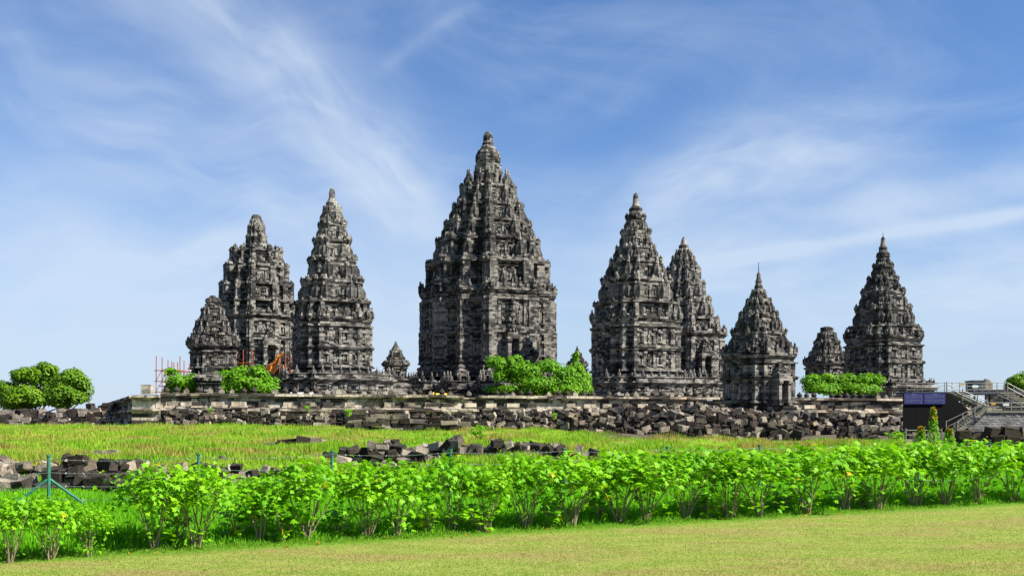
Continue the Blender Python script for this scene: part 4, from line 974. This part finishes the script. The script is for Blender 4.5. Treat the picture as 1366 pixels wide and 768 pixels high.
for k, (a, b) in enumerate(((1205.5, 1231), (1232, 1260.5))):
    bd = empty('information_board', (X8((a + b) / 2), Yp - .06, zof(531.5, Yp)), 0, 'dark blue board of writing, the %s one of two on the black panel' % ('left' if k == 0 else 'right'), 'sign', 'blue boards on the black panel')
    w, h = (b - a) * m80, 14.5 * m80; mb = MB(); mb.box(0, 0, 0, w, .05, h, tint=.5); mb.build('board', M_BLUE, bd)
    mb = MB(); mb.box(0, -.03, h * .38, w * .22, .012, h * .06, tint=.5)       # the heading, then two paragraphs of small lines
    for l in range(9):
        if l == 4: continue
        x = -w * .44; z = h * .26 - l * h * .072
        while x < w * (.42 if l not in (3, 8) else .1):
            ww = random.uniform(.05, .16); mb.box(x + ww / 2, -.03, z, ww, .012, h * .028, tint=.5); x += ww + .03
    mb.box(w * .36, -.03, -h * .42, w * .13, .012, h * .04, tint=.5)
    mb.build('writing', M_BLUETX, bd)
def rail(mb, pts, r=.028): mb.tube(pts, r, r, 6, .5)
st = empty('steel_stairs', (X8(1300), Yp - 1, gz(X8(1300), Yp)), 0, 'pale steel stairs with two flights and handrails beside the black panel', 'stairs'); so_ = st.location
def Q(px, py, Y): p = at(px, Y, py); return (p.x - so_.x, p.y - so_.y, p.z - so_.z)
tr = MP(); rl = MP(); pl = MP(); sg = MP()
Yu = 80.4
for k in range(10):   # upper flight goes down to the right
    f = k / 9; a = Q(1266 + 44 * f, 524.5 + 20.5 * f, Yu + .8); tr.box(a[0] + .25, a[1], a[2], .95, 1.5, .12, tint=random.random())
for yy in (1.6,): rl_ = Yu + yy; sg.tube([Q(1259, 527, rl_), Q(1308, 550, rl_)], .035, .035, 6, .5)
for yy in (-.02, 1.55):
    rail(rl, [Q(1262, 511, Yu + yy), Q(1317, 535, Yu + yy)]); rail(rl, [Q(1262, 517, Yu + yy), Q(1317, 541, Yu + yy)])
    for px in (1263, 1284, 1304, 1317): f = (px - 1262) / 55; pl.tube([Q(px, 526 + 22 * f, Yu + yy), Q(px, 508.5 + 24 * f, Yu + yy)], .04, .04, 6, .5)
tr.box(*Q(1312, 546.5, Yu), 1.2, 3.4, .1, tint=.6)
Yl = 78.6
for k in range(11):   # lower flight goes down to the left
    f = k / 10; a = Q(1312 - 34 * f, 548 + 25 * f, Yl + .4); tr.box(a[0], a[1], a[2], .7, 1.3, .11, tint=random.random())
for yy in (-.25, 1.05):
    sg.tube([Q(1317, 552, Yl + yy), Q(1279, 579, Yl + yy)], .04, .04, 6, .5)
    rail(rl, [Q(1317, 535.5, Yl + yy), Q(1262 if yy > 0 else 1276, 562.5, Yl + yy)], .035); rail(rl, [Q(1317, 542, Yl + yy), Q(1264 if yy > 0 else 1277, 569, Yl + yy)], .03)
    for px, yy2 in (((1317, 535), (1300, 543.5), (1277, 562)) if yy < 0 else ((1317, 535), (1284, 551), (1262, 562))):
        pl.tube([Q(px, yy2 + 15, Yl + yy), Q(px, yy2 - 1, Yl + yy)], .045, .045, 6, .5)
tr.build('tread', M_TREAD, st); sg.build('stringer', M_GREY, st); rl.build('handrail', M_RAIL, st); pl.build('rail_post', M_RAIL, st)
# deck with railing along the top, running behind the panel and to the right
dk = empty('viewing_deck', (X8(1290), 84, PT - .3), 0, 'raised viewing deck with thin grey railing above the black panel', 'deck'); dl = dk.location
D = lambda px, py, Y: (lambda p: (p.x - dl.x, p.y - dl.y, p.z - dl.z))(at(px, Y, py))
mb = MB(); a = D(1206, 524.5, 84); b = D(1400, 524.5, 84); mb.box((a[0] + b[0]) / 2, 0, a[2], b[0] - a[0], 3.2, .16, tint=.5); mb.build('floor', M_GREY, dk)
rl = MP(); pl = MP()
for yy in (82.5, 85.5):
    for py in (510.5, 515, 519.5): rail(rl, [D(1210, py, yy), D(1340, py, yy)], .022)
    for px in range(1210, 1345, 10): pl.tube([D(px, 525, yy), D(px, 510, yy)], .03, .03, 5, .5)
rl.build('rail', M_RAIL, dk); pl.build('rail_post', M_RAIL, dk)
mb = MP()
for px in (1216, 1236, 1256, 1276, 1300, 1320, 1340, 1362): a = D(px, 524.5, 84); mb.tube([a, (a[0], a[1], gz(X8(px, 84), 84) - dl.z)], .07, .07, 6, .5)
mb.build('support_post', M_GREY, dk)
mb = MB(); a = D(1213 + 8, 519, 82.4)
def sign(label, px, py, w, h, Y, mat):
    mb = MB(); mb.box(0, 0, 0, w * Y / F, .04, h * Y / F, tint=.5); p = at(px, Y, py); o = mb.build('notice', mat, loc=p); tag(o, label, 'sign', None)
    return o
sign('small white notice on the deck railing above the blue boards', 1246.5, 514.5, 8, 3.6, 82.35, M_WHITE)
sign('small yellow notice on the deck railing at the head of the stairs', 1284, 512.5, 5.5, 2.4, 80.2, M_YSIGN)
sign('white notice on the dark cabinet on the deck', 1301, 515.2, 8, 3.4, 81.9, M_WHITE)
sign('small yellow notice on the railing right of the stair landing', 1325, 538.4, 6, 2.4, 77.9, M_YSIGN)
sign('white notice on the railing above the tiled ramp', 1342, 539.4, 8, 3.2, 77.9, M_WHITE)
kb = MB(); p = at(1301, 83.4, 524); kb.box(0, 0, .42, 16 * 83.4 / F, 1.4, .84, tint=.3, jit=.01); kb.box(0, 0, .88, 17.5 * 83.4 / F, 1.55, .08, tint=.2); kb.box(0, -.72, .4, .02, .02, .7, tint=.1)
tag(kb.build('cabinet', M_GREY, loc=p), 'dark blue grey cabinet on the viewing deck', 'cabinet')
kb = MB(); p = at(1315, 88, 525); kb.box(0, 0, .45, .75, .8, .9, tint=.8, jit=.02); kb.box(0, 0, .95, .55, .6, .2, tint=.4, jit=.02); kb.box(0, 0, 1.1, .3, .3, .16, tint=.3, taper=.5)
tag(kb.build('stone_pillar', M_WALL, loc=p), 'short pale stone pillar behind the deck railing', 'pillar')
# second flight at the right edge
s2 = empty('steel_stairs', (X8(1350, 82), 82, PT - .8), 0, 'second flight of steel stairs leading down at the right edge', 'stairs'); sl = s2.location
E = lambda px, py, Y: (lambda p: (p.x - sl.x, p.y - sl.y, p.z - sl.z))(at(px, Y, py))
tr = MP(); rl = MP(); sg = MP(); pl = MP()
for k in range(11): f = k / 10; a = E(1333 + 48 * f, 524.8 + 23 * f, 82.5); tr.box(a[0] + .2, a[1], a[2], .9, 1.5, .07, tint=random.random())
for yy in (81.5, 83.4):
    sg.tube([E(1330, 526, yy), E(1382, 550, yy)], .06, .06, 6, .5); rail(rl, [E(1343, 510, yy), E(1392, 536, yy)]); rail(rl, [E(1343, 516, yy), E(1392, 542, yy)])
    for px in (1344, 1352, 1368, 1384): f = (px - 1343) / 49; pl.tube([E(px, 530 + 22 * f, yy), E(px, 509 + 25 * f, yy)], .035, .035, 6, .5)
tr.build('tread', M_TREAD, s2); sg.build('stringer', M_GREY, s2); rl.build('handrail', M_RAIL, s2); pl.build('rail_post', M_RAIL, s2)
# grey tiled ramp and its railing
rp = empty('tiled_ramp', (X8(1330, 78.2), 78.2, gz(X8(1330, 78.2), 78.2)), 0, 'grey tiled sloping wall below the stairs at the right edge', 'wall'); rpl = rp.location
G = lambda px, py, Y: (lambda p: (p.x - rpl.x, p.y - rpl.y, p.z - rpl.z))(at(px, Y, py))
mb = MB(); f1, f2, f3, f4 = G(1289, 577, 76.6), G(1420, 577, 76.6), G(1420, 550, 78.4), G(1317, 550, 78.4)
b1, b2, b3, b4 = G(1289, 577, 80), G(1420, 577, 80), G(1420, 550, 80), G(1317, 550, 80)
mb.add([f1, f2, f3, f4, b1, b2, b3, b4], [(0, 1, 2, 3), (3, 2, 6, 7), (0, 3, 7, 4), (1, 5, 6, 2), (4, 7, 6, 5)], .5); mb.build('slope', M_TILE, rp)
mb = MB(); a = G(1367, 549.2, 79.2); mb.box(a[0], a[1], a[2], 6.2, 1.9, .14, tint=.6); mb.build('coping', M_RAIL, rp)
mb = MP()
for py in (537, 542.5): rail(mb, [G(1318, py, 78), G(1400, py, 78)], .028)
for px in (1325, 1340, 1349, 1362, 1376): mb.tube([G(px, 549, 78), G(px, 536.5, 78)], .035, .035, 6, .5)
mb.build('railing', M_RAIL, rp)
mb = MB(); a = at(1352, 83, 0); z0_ = zof(546, 83); mb.box(X8(1358, 86.5), 86.5, 3.2, 5, .3, 2.9, tint=.1); o = mb.build('tiled_wall', M_TILE); tag(o, 'dark tiled wall under the deck between the two flights', 'wall')
# low mesh fence in front of the black panel
fn = empty('low_fence', (X8(1222, 66), 66, gz(X8(1222, 66), 66)), 0, 'low grey wire railing in front of the black panel', 'fence'); mb = MP()
for k in range(3): mb.tube([(-.6, 0, .25 + .28 * k), (1.5, 0, .25 + .28 * k)], .02, .02, 5, .5)
mb.build('rail', M_RAIL, fn)
for x in (-.6, .45, 1.5): mb = MB(); mb.tube([(x, 0, 0), (x, 0, .92)], .035, .035, 6, .5); mb.build('post', M_RAIL, fn)
# dead leaves on the lawn near the hedge
leaf_v = []
r = np.random.default_rng(5); n = 60; px = r.uniform(150, 1300, n); k = (px - CX) / F; Y = (HY0 - HX0 * HSL) / (1 - k * HSL) - r.uniform(0, .8, n); X = k * Y
P = np.stack([X, Y, ground_z(X, Y) + .03], -1); N = r.normal(size=(n, 3)) * .3 + [0, 0, 1]; V, Fc, t = leafset(OVAL, P, N, r.uniform(.05, .1, n), r)
o = bpy.data.objects.new('fallen_leaves', fast_mesh('fallen_leaves', V, Fc, t, M_RED)); COL.objects.link(o); tag(o, 'dry brown leaves fallen on the lawn along the hedge', 'leaves', kind='stuff')
